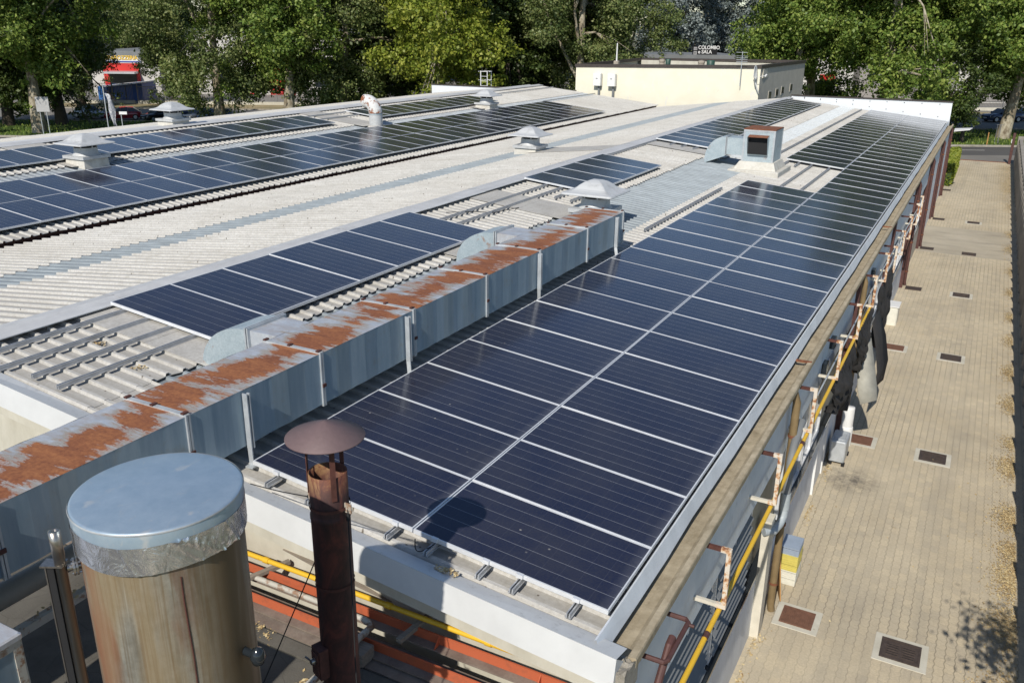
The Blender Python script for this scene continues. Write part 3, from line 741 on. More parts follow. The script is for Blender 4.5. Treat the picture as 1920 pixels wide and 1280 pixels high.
# ------------------------------------------------------------------ alley wall of the building
WX = .17
mb = MB()
mb.box(-.05, WX + .03, -.16, 46.0, -1.32, -.35)         # concrete beam below the gutter
mb.build('wall', M['wall_blue'], fb)
mb = MB(); mb.box(-.05, WX - .09, -.16, 46.0, -2.75, -1.32)
mb.build('wall', M['tan_blind'], fb)
mb = MB(); mb.box(-.05, WX, -.16, 26.0, G, -2.78); mb.build('wall', M['wall_pale'], fb)
mb = MB(); mb.box(-.05, WX, 26.0, 32.2, G, -2.78); mb.build('wall', M['grey_render'], fb)
mb = MB(); mb.box(-.05, WX + .02, 32.55, 38.8, G, -1.0); mb.box(-.05, WX + .02, 39.25, 46.0, G, -1.0); mb.build('wall', M['wall_white'], fb)
mb = MB(); mb.box(WX - .09, WX + .035, -.16, 32.2, -2.785, -2.735); mb.build('sill', M['win_dark'], fb)
# window bands with louvre stacks
def window(y0, y1, z0=-2.72, z1=-1.36, n=2, louv=True):
    fr = MB(); w = .045; x0, x1 = WX - .085, WX - .03
    fr.box(x0, x1, y0, y0 + w, z0, z1); fr.box(x0, x1, y1 - w, y1, z0, z1); fr.box(x0, x1, y0 + w, y1 - w, z0, z0 + w); fr.box(x0, x1, y0 + w, y1 - w, z1 - w, z1)
    for k in range(1, n):
        c = y0 + (y1 - y0) * k / n; fr.box(x0, x1, c - w / 2, c + w / 2, z0 + w, z1 - w)
    f = fr.build('window', M['aluminium'], fb)
    p = MB(); p.add([(x0 + .012, y0 + w, z0 + w), (x0 + .012, y1 - w, z0 + w), (x0 + .012, y1 - w, z1 - w), (x0 + .012, y0 + w, z1 - w)], [(0, 1, 2, 3)])
    p.build('pane', M['pane'], f)
    if louv:
        q = MB(); zz = z0 + .12
        while zz < z1 - .12:
            q.obox((x0 + .055, (y0 + y1) / 2, zz), (.035, 0, -.03), (0, (y1 - y0) / 2 - w - .02, 0), (.003, 0, .004)); zz += .13
        q.build('louvre', M['slate'], f)
for y0, y1, lv in ((1.1, 2.9, True), (3.05, 4.7, True), (6.7, 8.4, False), (8.5, 10.2, False), (13.1, 15.8, True), (16.0, 18.8, False), (19.7, 22.4, True), (22.6, 25.3, False), (26.4, 29.0, True), (29.2, 31.8, False)):
    window(y0, y1, louv=lv)
# columns
for i, y in enumerate((-.05, 12.6, 19.2, 25.95, 32.35, 39.0, 45.75)):
    mb = MB(); mb.box(WX - .05, WX + .10, y - .10, y + .10, G, -.33); mb.build('column', M['wall_blue' if i == 0 else 'brown_paint'], fb)
mb = MB(); mb.box(WX, WX + .12, 5.35, 5.60, G, -2.0); mb.build('column', M['cream_paint'], fb)
# door frame in the pale wall
mb = MB(); mb.box(WX, WX + .04, 9.95, 10.03, G, -2.8); mb.box(WX, WX + .04, 10.9, 10.98, G, -2.8); mb.box(WX, WX + .04, 10.03, 10.9, -2.86, -2.8)
dfm = mb.build('door', M['white_paint'], fb)
mb = MB(); mb.box(WX, WX + .015, 10.035, 10.895, G + .02, -2.865); mb.build('leaf', M['wall_white'], dfm)
# small dark boxes on the beam
for y, z in ((9.5, -.75), (8.9, -1.0), (14.9, -.8)):
    mb = MB(); mb.box(WX + .032, WX + .11, y, y + .22, z - .09, z + .09); mb.build('junction_box', M['win_dark'], fb)
# downpipes
def downpipe(y, mat, z1=-.34, x=.30, r=.055):
    p = MB(); p.tube([(x - .06, y, z1), (x, y, z1 - .16), (x, y, G + .12), (x + .02, y, G + .02)], r, 10); o = p.build('downpipe', M[mat], fb)
    c = MB()
    for z in (-1.0, -2.4, -3.4): c.lathe([(r + .012, -.02), (r + .012, .02)], (x, y, z), 12)
    c.build('pipe_clip', M['rust'], o)
downpipe(6.05, 'tan_pipe' if 'tan_pipe' in M else 'cream_brown') if False else None
M['tan_pipe'] = simple('brown_ochre_pipe', (.22, .155, .075), .6, .05, .25, 4, 0)
downpipe(6.08, 'tan_pipe'); downpipe(12.95, 'tan_pipe'); downpipe(26.25, 'brown_paint', r=.05); downpipe(32.7, 'brown_paint', r=.05); downpipe(39.4, 'brown_paint', r=.05); downpipe(45.9, 'brown_paint', r=.05)
# ------------------------------------------------------------------ solar panels (each one a thing: frame + glass)
PL, PW = 1.838, .992
def panel_proto():
    t = thing('solar_panel', (0, 0, 0), 'x', 'solar panel', ry=TH)
    fr = MB(); w = .0125
    fr.box(-PL, 0, 0, w, -.042, 0); fr.box(-PL, 0, PW - w, PW, -.042, 0); fr.box(-PL, -PL + w, w, PW - w, -.042, 0); fr.box(-w, 0, w, PW - w, -.042, 0)
    fr.build('frame', M['aluminium'], t, world=False)
    gl = MB(); gl.box(-PL + w, -w, w, PW - w, -.03, -.004); gl.build('glass', M['glass_pv'], t, world=False)
    return t
PROTO = panel_proto(); used = [False]
def panel(loc, label, group, sc=1):
    # each panel sits a hair differently on its clamps
    tilt = random.uniform(-.0022, .0022)
    if not used[0]:
        used[0] = True; o = PROTO; o.location = loc; o.scale = (sc,) * 3; o['label'] = label; o['group'] = group
    else: o = dup(PROTO, loc, label, group, sc=sc)
    o.rotation_euler = (random.uniform(-.003, .003), TH + tilt, 0)
    return o
GA = 'solar panels on the lower array beside the gutter'
for k in range(45):
    panel(P1(0, k + .005), f'solar panel in the gutter side column of the lower array, {ordinal(k + 1)} from the front fascia', GA)
for k in list(range(19)) + list(range(24, 45)):
    if k < 19: lab = f'solar panel in the duct side column of the lower array, {ordinal(k + 1)} from the front fascia'
    else: lab = f'solar panel in the upslope column past the exhaust box, {ordinal(k - 23)} beyond the gap'
    panel(P1(1.848, k + .005), lab, GA)
GB = 'solar panels along the near ridge'
for y0, n, nm in ((1.86, 7, 'nearest ridge array'), (13.8, 5, 'short middle ridge array'), (23.5, 21, 'long far ridge array')):
    for k in range(n):
        panel(P1(6.14, y0 + k * .998), f'solar panel in the {nm}, {ordinal(k + 1)} from its front end', GB)
q = .945
GC = 'solar panels on the left roof slope'
for k in range(-4, 33):
    y = 7.30 + q * k
    for c, nm in ((0, 'valley side row'), (1, 'skylight side row')):
        panel(P3(.33 + c * 1.846 * q, y, .24), f'solar panel in the {nm} of the left slope, {ordinal(33 - k)} from the yellow building', GC, q)
for k in range(16):
    y = 22.4 - q * (k + 1)
    panel(P3(5.2, y, .25), f'solar panel in the single row under the left ridge, {ordinal(k + 1)} before the bent pipe', GC, q)
for k in range(11):
    panel(P3(5.2, 25.2 + q * k, .25), f'solar panel in the single row under the left ridge, {ordinal(k + 1)} after the bent pipe', GC, q)

# ------------------------------------------------------------------ mounting rails
def rail(fn, s, y0, y1, h, label, group='mounting rails on the roof'):
    m = MB()
    for qi, (a, b, c, d) in enumerate(((-.018, -.007, 0, .045), (.007, .018, 0, .045), (-.018, .018, -.006, 0), (-.027, -.018, 0, .007), (.018, .027, 0, .007))):
        m.hexa([fn(s + a, y0, h + c), fn(s + b, y0, h + c), fn(s + b, y1, h + c), fn(s + a, y1, h + c), fn(s + a, y0, h + d), fn(s + b, y0, h + d), fn(s + b, y1, h + d), fn(s + a, y1, h + d)], 1 if qi == 2 else 0)  # channel floor coloured dark to stand for shade in the groove
    o = tag(m.build('mounting_rail', [M['rail'], M['slate']]), label, 'rail', group)
    return o
HR = -.096
fr = [(.27, 'closest to the gutter'), (.78, 'second from the gutter'), (1.10, 'third from the gutter'), (1.61, 'just right of the centre line'), (2.02, 'just left of the centre line'), (2.9, 'second from the duct leg'), (3.38, 'closest to the duct leg')]
for s, t in fr:
    rail(P1, s, -.15, 45.2 if s < 1.8 else 18.95, HR, f'aluminium rail end poking out under the front solar panels, {t}', 'rail ends under the front panels')
    # end clamp on the panel frame
    c = MB(); c.hexa([P1(s - .03, -.02, -.03), P1(s + .03, -.02, -.03), P1(s + .03, .012, -.03), P1(s - .03, .012, -.03), P1(s - .03, -.02, .006), P1(s + .03, -.02, .006), P1(s + .03, .012, .006), P1(s - .03, .012, .006)])
    tag(c.build('end_clamp', M['aluminium']), f'small clamp gripping the front panel edge, {t}', 'clamp', 'clamps on the front panel edge')
for s, t in ((2.3, 'nearer the gutter'), (2.85, 'nearer the exhaust box')):
    rail(P1, s, 18.9, 24.05, HR, f'bare rail bridging the panel gap in front of the exhaust box, {t}')
for s, t in ((3.25, 'lower'), (3.6, 'upper')):
    rail(P1, s, 23.2, 24.1, HR, f'short rail stub beside the exhaust box curb, {t} one')
rail(P1, 4.02, 11.7, 17.6, HR, 'single bare rail on the white sheets left of the lower array')
rail(P1, 4.2, 25.6, 45.4, HR, 'long bare rail running to the far parapet beside the bright strip')
for s, y0, t in ((7.72, -.21, 'topmost, under the ridge cap'), (7.28, -.21, 'second below the ridge cap'), (6.86, -.05, 'third below the ridge cap'), (6.44, -.05, 'lowest of the four')):
    rail(P1, s, y0, 1.92, HR + .012, f'bare rail on ribbed sheets before the nearest ridge array, {t}')
for s, t in ((7.35, 'upper'), (6.95, 'lower')):
    rail(P1, s, 8.75, 13.85, HR + .012, f'bare rail between the first two ridge arrays, {t} of the pair')
for s, t in ((6.6, 'upper'), (6.2, 'lower')):
    rail(P1, s, 12.7, 13.85, HR + .012, f'short rail stub in front of the middle ridge array, {t} one')
rail(P1, 7.93, 18.9, 23.4, HR, 'dark rail hugging the ridge cap between the middle and far ridge arrays')
for s, t in ((7.3, 'upper'), (6.9, 'middle'), (6.5, 'lower')):
    rail(P1, s, 22.9, 23.6, HR + .012, f'short rail stub at the near end of the far ridge array, {t} one')
rail(P3, 6.9, 35.6, 45.8, .16, 'dark bare rail under the left ridge near the far parapet')
rail(P3, 4.05, 38.6, 45.8, .16, 'dark bare rail beyond the last panels of the left slope')
for s, t in ((6.9, 'upper'), (6.2, 'lower')):
    rail(P3, s, 22.4, 25.2, .16, f'bare rail crossing the sheets behind the bent pipe, {t} of two')
# a loose cable by the front clamps
m = MB(); a = Vector(P1(1.78, -.05, -.05)); pts = []
for k in range(13):
    t = k / 12; pts.append(a + Vector((.19 * t, -.10 * sin(pi * t), -.035 * sin(pi * t) + .0)))
m.tube(pts, .005, 6); tag(m.build('cable', M['black']), 'loose black cable looping below the front panel edge', 'cable')
m = MB(); m.tube([P1(7.6, 9.6, -.07), P1(7.2, 10.1, -.06), P1(6.9, 10.4, -.07), P1(6.75, 11.2, -.07)], .008, 6); tag(m.build('cable', M['black']), 'loose black cable lying across the rails below the ridge', 'cable')

# ------------------------------------------------------------------ roof ventilators
def vent_proto():
    t = thing('roof_ventilator', (0, 0, 0), 'x', 'roof ventilator', 'roof ventilators')
    c = MB(); c.hexa([(-.40, -.40, -.16), (.40, -.40, -.16), (.40, .40, -.16), (-.40, .40, -.16), (-.37, -.37, .20), (.37, -.37, .20), (.37, .37, .20), (-.37, .37, .20)])
    cb = c.build('curb', M['curb'], t, world=False)
    f = MB(); f.box(-.43, .43, -.43, .43, .202, .225); f.box(-.43, .43, -.43, -.418, .145, .201); f.box(-.43, -.418, -.418, .43, .145, .201); f.box(.418, .43, -.418, .43, .145, .201); f.box(-.418, .418, .418, .43, .145, .201)
    f.build('curb_lid', M['vent'], cb, world=False)
    n = MB(); n.lathe([(.36, .226), (.34, .255), (.305, .285), (.30, .43)], n=28); n.build('neck', M['vent'], t, world=False)
    d = MB(); d.lathe([(.275, .41), (.275, .55)], n=28); d.build('dark_opening', M['black'], t, world=False)
    s = MB()
    for k in range(6):
        a = k * pi / 3; s.box(.288 * cos(a) - .012, .288 * cos(a) + .012, .288 * sin(a) - .012, .288 * sin(a) + .012, .43, .56)
    s.build('stay', M['vent'], t, world=False)
    h = MB(); h.square([(.42, .545), (.54, .535), (.565, .52), (.57, .533), (.545, .562), (.47, .578), (.40, .60), (.345, .63), (.27, .70), (.19, .755), (.10, .79), (.03, .80)], rnd=.10)
    h.build('hood', M['vent'], t, world=False)
    return t
VP_ = vent_proto(); VP_['label'] = 'pale domed roof ventilator just behind the far end of the rusty duct'
z = lambda fn, s, y, h=-.06: fn(s, y, h)
VP_.location = z(P1, 5.18, 11.75); VP_.scale = (1.02,) * 3
dup(VP_, z(P2, 3.2, 20.75, .05), 'pale domed roof ventilator alone on the slope between ridge and valley', sc=1.02)
dup(VP_, z(P3, 4.75, 10.9, .16), 'pale domed roof ventilator nearest the left edge, between the two panel rows', sc=1.03)
dup(VP_, z(P3, 4.55, 33.3, .16), 'distant roof ventilator on the left slope near the white parapet', sc=1.05)
dup(VP_, (-24.1, 17.3, P4(.5, 0, .08)[2]), 'pale domed roof ventilator astride the left ridge before the parked cars', sc=1.0)

# ------------------------------------------------------------------ bent exhaust pipe on the left slope
px, py = -19.95, 23.85; pz = P3(4.4, 0, .1)[2]
t = thing('bent_exhaust_pipe', (px, py, pz), 'white and rusty bent exhaust pipe rising from the left slope', 'exhaust pipe')
m = MB(); m.tube([(px, py, pz), (px, py, pz + .5)], .27, 24); m.build('pipe', M['vent'], t)
m = MB(); m.lathe([(.28, 0), (.28, .05)], (px, py, pz + .46), 24); m.build('collar', M['elbow'], t)
m = NT('rust_patched_white'); v = m.coord('World'); n = m.noise(v, 3.2, 6, .7); c = m.mix(m.ramp(n, [(.49, 0), (.53, 1)]), (.62, .62, .60), (.24, .085, .035)); m.set(col=c, rough=.7); M['patched'] = m.mat
m = MB(); pts = []; R = .46; dv = Vector((-.85, .1, 0)).normalized()
for k in range(8):
    a = k / 7 * radians(100); pts.append(Vector((px, py, pz + .5)) + dv * (R - R * cos(a)) + Vector((0, 0, R * sin(a))))
m.tube(pts, .27, 24, cap=False, smooth=False); m.tube([p for p in pts], .255, 24, cap=False); m.build('elbow', M['patched'], t)
m = MB(); m.lathe([(.44, -.05), (.40, .03), (.31, .05)], (px, py, pz), 20); m.build('flashing_collar', M['flash'], t)

# ------------------------------------------------------------------ the long rusty duct
DX1, DX0, DZ0, DZ1 = -3.80, -4.57, .47, 1.04
dt = thing('ventilation_duct', (DX1, 4, .1), 'long boxy zinc ventilation duct with a rusty top on legs over the roof', 'duct')
fl = [-4.2, -2.35, -.58, 1.21, 2.93, 4.71, 6.37, 8.2, 9.86]
def side_panel(mb, x, y0, y1, z0, z1, sgn):
    """flank bent alternately in and out between vertical creases, as stiffened duct sheet is"""
    n = max(2, round((y1 - y0) / .24)); gr = [[], []]
    for k in range(n + 1):
        y = y0 + (y1 - y0) * k / n
        d = sgn * (.009 if k % 2 else -.004)
        if k in (0, n): d = 0
        gr[0].append((x + d, y, z0)); gr[1].append((x + d, y, z1))
    mb.sheet(gr, smooth=False)
for a, b in zip(fl[:-1], fl[1:]):
    s = MB(); side_panel(s, DX1, a + .02, b - .02, DZ0, DZ1, 1); side_panel(s, DX0, a + .02, b - .02, DZ0, DZ1, -1)
    s.add([(DX0, a + .02, DZ0), (DX1, a + .02, DZ0), (DX1, b - .02, DZ0), (DX0, b - .02, DZ0)], [(0, 1, 2, 3)])
    if b == fl[-1]: s.add([(DX0, b - .02, DZ0), (DX1, b - .02, DZ0), (DX1, b - .02, DZ1), (DX0, b - .02, DZ1)], [(0, 1, 2, 3)])
    if a == fl[0]: s.add([(DX0, a + .02, DZ0), (DX1, a + .02, DZ0), (DX1, a + .02, DZ1), (DX0, a + .02, DZ1)], [(0, 1, 2, 3)])
    s.build('duct_section', M['duct_side'], dt, fix=False)
    n = max(3, round((b - a) / .33)); gr = []
    for k in range(n + 1):
        y = a + .02 + (b - a - .04) * k / n
        dz = .007 if k % 2 else 0
        gr.append([(DX0, y, DZ1), (DX0 + .2, y, DZ1 + dz), (DX1 - .2, y, DZ1 + dz), (DX1, y, DZ1)])
    tp = MB(); tp.sheet(gr, smooth=False); tp.build('duct_top', M['duct_rust'], dt, fix=False)
for y in fl:
    f = MB(); o = .020
    for dy in (-.024, .004):
        f.box(DX1, DX1 + o, y + dy, y + dy + .02, DZ0 - o, DZ1 + o); f.box(DX0 - o, DX0, y + dy, y + dy + .02, DZ0 - o, DZ1 + o)
        f.box(DX0, DX1, y + dy, y + dy + .02, DZ1 + .0015, DZ1 + o); f.box(DX0, DX1, y + dy, y + dy + .02, DZ0 - o, DZ0 - .0015)
    fo = f.build('flange', M['zinc_light'], dt)
    c = MB()
    for x in (DX0 + .02, DX0 + .36, DX1 - .02):
        c = MB(); c.box(x - .018, x + .018, y - .032, y + .03, DZ1 + o + .001, DZ1 + o + .016); c.build('clip', M['dark_rust'], fo)
    c = MB(); c.box(DX1 + o + .001, DX1 + o + .016, y - .025, y + .025, DZ0 + .2, DZ0 + .235); c.build('clip', M['dark_rust'], fo)
for y, dx in ((.07, 0), (2.73, .03), (6.27, 0), (9.44, .05), (-2.56, 0)):
    zr = P1(3.85, 0, -.11)[2] if y > -.3 else -.75
    l = MB()
    l.bar((DX1 + .045, y, DZ1 - .02), (DX1 + .045, y, DZ0 - .02), .012, .06, (1, 0, 0)); l.bar((DX1 + .045, y, DZ0 - .02), (DX1 + .05 + dx, y - dx, zr), .012, .055, (1, 0, 0))
    l.box(DX1 + .04, DX1 + .075, y + .028, y + .04, DZ0 - .02, DZ1 - .02)
    l.box(DX1 + .02 + dx, DX1 + .11 + dx, y - .06 - dx, y + .06 - dx, zr - .005, zr + .008)
    l.build('leg', M['zinc_light'], dt)
# quarter round branch elbows dropping to the roof on the upslope side
def branch(y0, y1, xo=-5.02, R=.62):
    zt, zb = 1.025, .44
    b = MB()
    b.box(xo, DX0 - .002, y0, y1, zb + .0, zt)
    b.build('branch_duct', M['duct_rust'], dt)
    e = MB(); n = 12; outer = []; inner = []
    cx = xo - .06; cz = P1(-(cx - .72) / CT, 0, -.13)[2]; ro = zt - cz
    for k in range(n + 1):
        a = pi / 2 * k / n
        outer.append((cx - (.72) * sin(a), cz + ro * cos(a)))
    poly = [(xo - .03, cz)] + [(xo - .03, zt)] + outer
    zlow = P1(-(xo) / CT, 0, -.16)[2]
    poly = [(xo - .03, zlow), (xo - .03, zt)] + outer + [(cx - .72, cz - .06)]
    # flanks stand a little proud of the curved back
    e.prism([(p[0], 0, p[1]) for p in poly], (0, y0 - .012, 0), (0, y1 + .012, 0))
    e.build('elbow', M['elbow'], dt)
    f = MB()
    for dx in (-.03, .004):
        f.box(xo + dx, xo + dx + .02, y0 - .04, y1 + .04, zb - .04, zt + .035)
    f.build('flange', M['zinc_light'], dt)
branch(1.42, 1.98); branch(7.15, 7.72)

# ------------------------------------------------------------------ exhaust fan housing further up the slope
bx0, bx1, by0, by1 = -4.42, -3.50, 21.15, 22.2; zb = P1(3.95, 0, -.12)[2]
t = thing('exhaust_housing', ((bx0 + bx1) / 2, (by0 + by1) / 2, zb), 'boxy zinc exhaust fan housing with dark hooded mouth and rusty lid', 'exhaust fan')
m = MB(); m.hexa([(bx0 - .3, by0 - .25, zb - .12), (bx1 + .22, by0 - .25, zb - .14), (bx1 + .22, by1 + .4, zb - .14), (bx0 - .3, by1 + .4, zb - .12), (bx0 - .05, by0 - .05, zb + .3), (bx1 + .05, by0 - .05, zb + .3), (bx1 + .05, by1 + .05, zb + .3), (bx0 - .05, by1 + .05, zb + .3)])
m.bbox(bx0 - .33, bx1 + .26, by0 - .32, by1 + .45, zb - .18, zb + .07, .02); m.build('curb', M['curb'], t)
z0, z1 = zb + .302, zb + 1.22
m = MB(); m.box(bx0, bx1, by0, by1, z0, z1); m.build('housing', M['elbow'], t)
m = MB(); m.box(bx0 - .01, bx1 + .01, by0 - .01, by1 + .01, z1 + .001, z1 + .03); m.build('lid', M['rust'], t)
w = .05
for q_ in ((bx0 - .006, bx0 + w, by0 - .008, by0 - .001, z0, z1 - w - .001), (bx1 - w, bx1 + .006, by0 - .008, by0 - .001, z0, z1 - w - .001), (bx0 - .006, bx1 + .006, by0 - .008, by0 - .001, z1 - w, z1), (bx1 + .001, bx1 + .008, by0, by0 + w, z0, z1), (bx1 + .001, bx1 + .008, by1 - w, by1, z0, z1)):
    m = MB(); m.box(*q_); m.build('corner_trim', M['zinc_light'], t)
hx0, hx1, hz0, hz1 = bx0 + .17, bx1 - .16, z0 + .22, z1 - .14
m = MB(); d = .26
m.add([(hx0, by0 - .009, hz1), (hx1, by0 - .009, hz1), (hx1, by0 - d, hz1 - .05), (hx0, by0 - d, hz1 - .05)], [(0, 1, 2, 3)])
hood = m.build('hood', M['rust'], t)
m = MB()
for x in (hx0, hx1): m.add([(x, by0 - .009, hz1 - .002), (x, by0 - d, hz1 - .052), (x, by0 - .1, hz0), (x, by0 - .009, hz0)], [(0, 1, 2, 3)])
m.add([(hx0, by0 - .1, hz0), (hx1, by0 - .1, hz0), (hx1, by0 - .009, hz0 - .04), (hx0, by0 - .009, hz0 - .04)], [(0, 1, 2, 3)])
m.build('hood_cheek', M['elbow'], hood)
m = MB(); m.box(hx0 + .01, hx1 - .01, by0 - .07, by0 - .01, hz0 + .005, hz1 - .02); m.build('dark_mouth', M['black'], hood)
# horizontal feed duct with a quarter round end
m = MB(); ez0, ez1 = zb + .42, zb + .92
m.box(bx0 - .55, bx0 - .002, by0 + .3, by1 - .1, ez0, ez1); m.build('feed_duct', M['elbow'], t)
poly = [(bx0 - .58, ez1 + .02)]
for k in range(11):
    a = pi / 2 * k / 10; poly.append((bx0 - .6 - .62 * sin(a), ez0 - .20 + (ez1 + .02 - ez0 + .20) * cos(a)))
poly += [(bx0 - 1.2, ez0 - .3), (bx0 - .58, ez0 - .05)]
m = MB(); m.prism([(p[0], 0, p[1]) for p in poly], (0, by0 + .28, 0), (0, by1 - .08, 0)); m.build('elbow', M['elbow'], t)
m = MB()
for dx in (0, .03): m.box(bx0 - .59 + dx, bx0 - .575 + dx, by0 + .24, by1 - .04, ez0 - .03, ez1 + .05)
m.build('flange', M['zinc_light'], t)
# ------------------------------------------------------------------ lower roof in front of the gable
LZ = -.75
t = thing('boiler_house', (-6, -4, G), 'low flat roofed annex with dark bitumen roof in front of the gable', 'annex')
m = MB(); m.box(-14, .02, -14, -.40, LZ - .25, LZ); m.build('roof', M['bitumen'], t)
m = MB(); m.box(-13.9, -.05, -13.9, -.45, G, LZ - .255); m.build('wall', M['cream_conc'], t)
m = MB(); m.box(-6.5, -.02, -.75, -.404, LZ + .003, LZ + .018); m.build('screed_strip', M['screed'], t)
m = MB(); m.box(-6.6, -.02, -.92, -.78, LZ + .004, LZ + .022); m.build('felt_upstand', M['bitumen'], t)
# orange angle beams along the gable
def beam(y, z, label, rib):
    m = MB(); x0, x1 = -5.6, .02
    m.box(x0, x1, y, y + .015, z, z + .10); m.box(x0, x1, y - .085, y - .0015, z, z + .012, 1)
    o = tag(m.build('steel_angle', [M['orange'], M['screed']]), label, 'steel beam', 'orange steel angles along the gable foot')
    if rib:
        r = MB()
        for x in (-3.7, -2.5, -1.35, -.4): r.prism([(x, y - .001, z + .10), (x, y - .001, z + .013), (x, y - .083, z + .013)], (0, 0, 0), (.008, 0, 0))
        r.build('gusset', M['orange'], o)
beam(-.36, LZ + .15, 'orange primed steel angle closest to the gable beam with triangular gussets', True)
beam(-.565, LZ + .03, 'orange primed steel angle on the lower roof, farther from the gable', False)
# pipes
m = MB(); m.tube([(-5.6, -.30, -.44), (-.1, -.30, -.44)], .024, 12)
o = tag(m.build('gas_pipe', M['yellow_pipe']), 'yellow gas pipe running along the gable foot above orange beams', 'pipe')
for x in (-3.3, -1.9, -.9):
    m = MB(); m.tube([(x - .03, -.30, -.44), (x + .03, -.30, -.44)], .031, 12); m.build('sleeve', M['yellow_pipe'], o)
m = MB(); m.tube([(-5.6, -.46, -.53), (-2.05, -.46, -.53)], .026, 12, mi=0)
m.tube([(-2.05, -.46, -.53), (-2.0, -.47, -.535), (-1.95, -.48, -.55), (-2.0, -1.6, -.60)], .03, 12)
tag(m.build('conduit_pipe', M['scuffed']), 'scuffed cream pipe between the orange beams bending towards the chimney', 'pipe')
def timber(a, b, w, h, label):
    m = MB(); m.bar(a, b, w, h); tag(m.build('timber_block', M['wood']), label, 'timber', 'timber blocks on the lower roof')
timber((-3.35, -.56, -.52), (-3.15, -.16, -.485), .05, .035, 'grey wooden batten carrying the yellow pipe left of the chimney')
timber((-1.62, -.56, -.52), (-1.55, -.18, -.485), .05, .04, 'grey metal batten under the yellow pipe right of the chimney')
timber((-2.15, -.70, LZ + .09), (-1.83, -.70, LZ + .09), .16, .12, 'short grey timber block on the lower roof behind the chimney')
timber((-2.12, -.9, LZ + .05), (-1.9, -.9, LZ + .05), .12, .07, 'second, flatter timber block nearer the chimney foot')
m = MB(); m.prism([(-3.25, -.14, -.40), (-2.5, -.14, -.43), (-2.0, -.14, -.55), (-2.9, -.14, -.46)], (0, 0, 0), (0, .02, 0)); tag(m.build('loose_plank', M['wood']), 'weathered plank wedged behind the yellow pipe under the fascia', 'plank')

# ------------------------------------------------------------------ rain capped chimney
cx, cy = -1.45, -1.47
t = thing('chimney', (cx, cy, LZ), 'slender dark rusty steel chimney with a shallow purple brown rain cap', 'chimney')
zt = 1.54
m = MB(); m.lathe([(.131, LZ), (.131, 1.20), (.134, 1.205), (.134, 1.235), (.131, 1.24), (.127, 1.26), (.127, zt), (.121, zt), (.121, .9)], (cx, cy, 0), 32); m.build('pipe', M['chimney'], t)
m = MB(); m.lathe([(.120, .92), (.001, .90)], (cx, cy, 0), 24); m.build('inner_disc', M['black'], t)  # black disc across the bore of the pipe
m = MB(); zc = 1.795
m.lathe([(.001, zc + .105), (.02, zc + .10), (.256, zc), (.2575, zc - .006), (.25, zc - .006), (.02, zc + .092), (.001, zc + .094)], (cx, cy, 0), 40, smooth=True); m.build('rain_cap', M['cowl'], t)
for k in range(3):
    a = radians(205 + 120 * k); c, s_ = cos(a), sin(a)
    m = MB(); m.bar((cx + .134 * c, cy + .134 * s_, zt - .16), (cx + .134 * c, cy + .134 * s_, zc + .045), .035, .006, (c, s_, 0)); m.build('strut', M['dark_rust'], t)
for zz in (1.30, .70):
    m = MB(); m.lathe([(.1355, zz - .012), (.1355, zz + .012)], (cx, cy, 0), 32); br = m.build('clamp_band', M['dark_rust'], t)
    if zz > 1:
        for dx in (-1, 1):
            b = MB(); b.box(cx + dx * .15 - .03, cx + dx * .15 + .03, cy - .004, cy + .004, zz - .03, zz + .04); b.build('lug', M['scuffed'], br)
m = MB(); dd = Vector((-.35, -.937, 0)); sd = Vector((.937, -.35, 0)); c0 = Vector((cx, cy, .10)) + dd * .155
m.obox(c0, sd * .055, dd * .035, Vector((0, 0, .12))); m.obox(c0 + dd * .04, sd * .042, dd * .006, Vector((0, 0, .095))); dm = m.build('damper_box', M['dark_rust'], t)
m = MB(); m.tube([c0 + dd * .046 + Vector((0, 0, .03)), c0 + dd * .075 + Vector((0, 0, .03))], .022, 12); m.bar(c0 + dd * .066 + Vector((-.06, 0, .05)), c0 + dd * .066 + Vector((.03, 0, .02)), .012, .006); m.build('damper_knob', M['steel'], dm)
def wire(a, b, label, sag=.01):
    a, b = Vector(a), Vector(b); m = MB(); pts = [a.lerp(b, k / 8) - Vector((0, 0, sag * sin(pi * k / 8))) for k in range(9)]
    m.tube(pts, .0045, 5); m.tube([a.lerp(b, .015), a.lerp(b, .035)], .012, 6)
    tag(m.build('guy_wire', M['black']), label, 'wire', 'guy wires of the chimney')
wire((cx - .16, cy, 1.30), (-3.30, -.40, .42), 'thin guy wire stretched from the chimney top to the gable corner by the duct')
wire((cx + .15, cy, 1.30), (-.72, -2.2, LZ), 'thin guy wire dropping right of the chimney to the lower roof')
wire((cx - .12, cy + .05, .95), (-2.05, -2.1, LZ), 'thin guy wire dropping left of the chimney to the lower roof')
wire((cx - .1, cy + .1, 1.25), (-2.6, -.30, .26), 'thin guy wire from the chimney back to the front fascia')

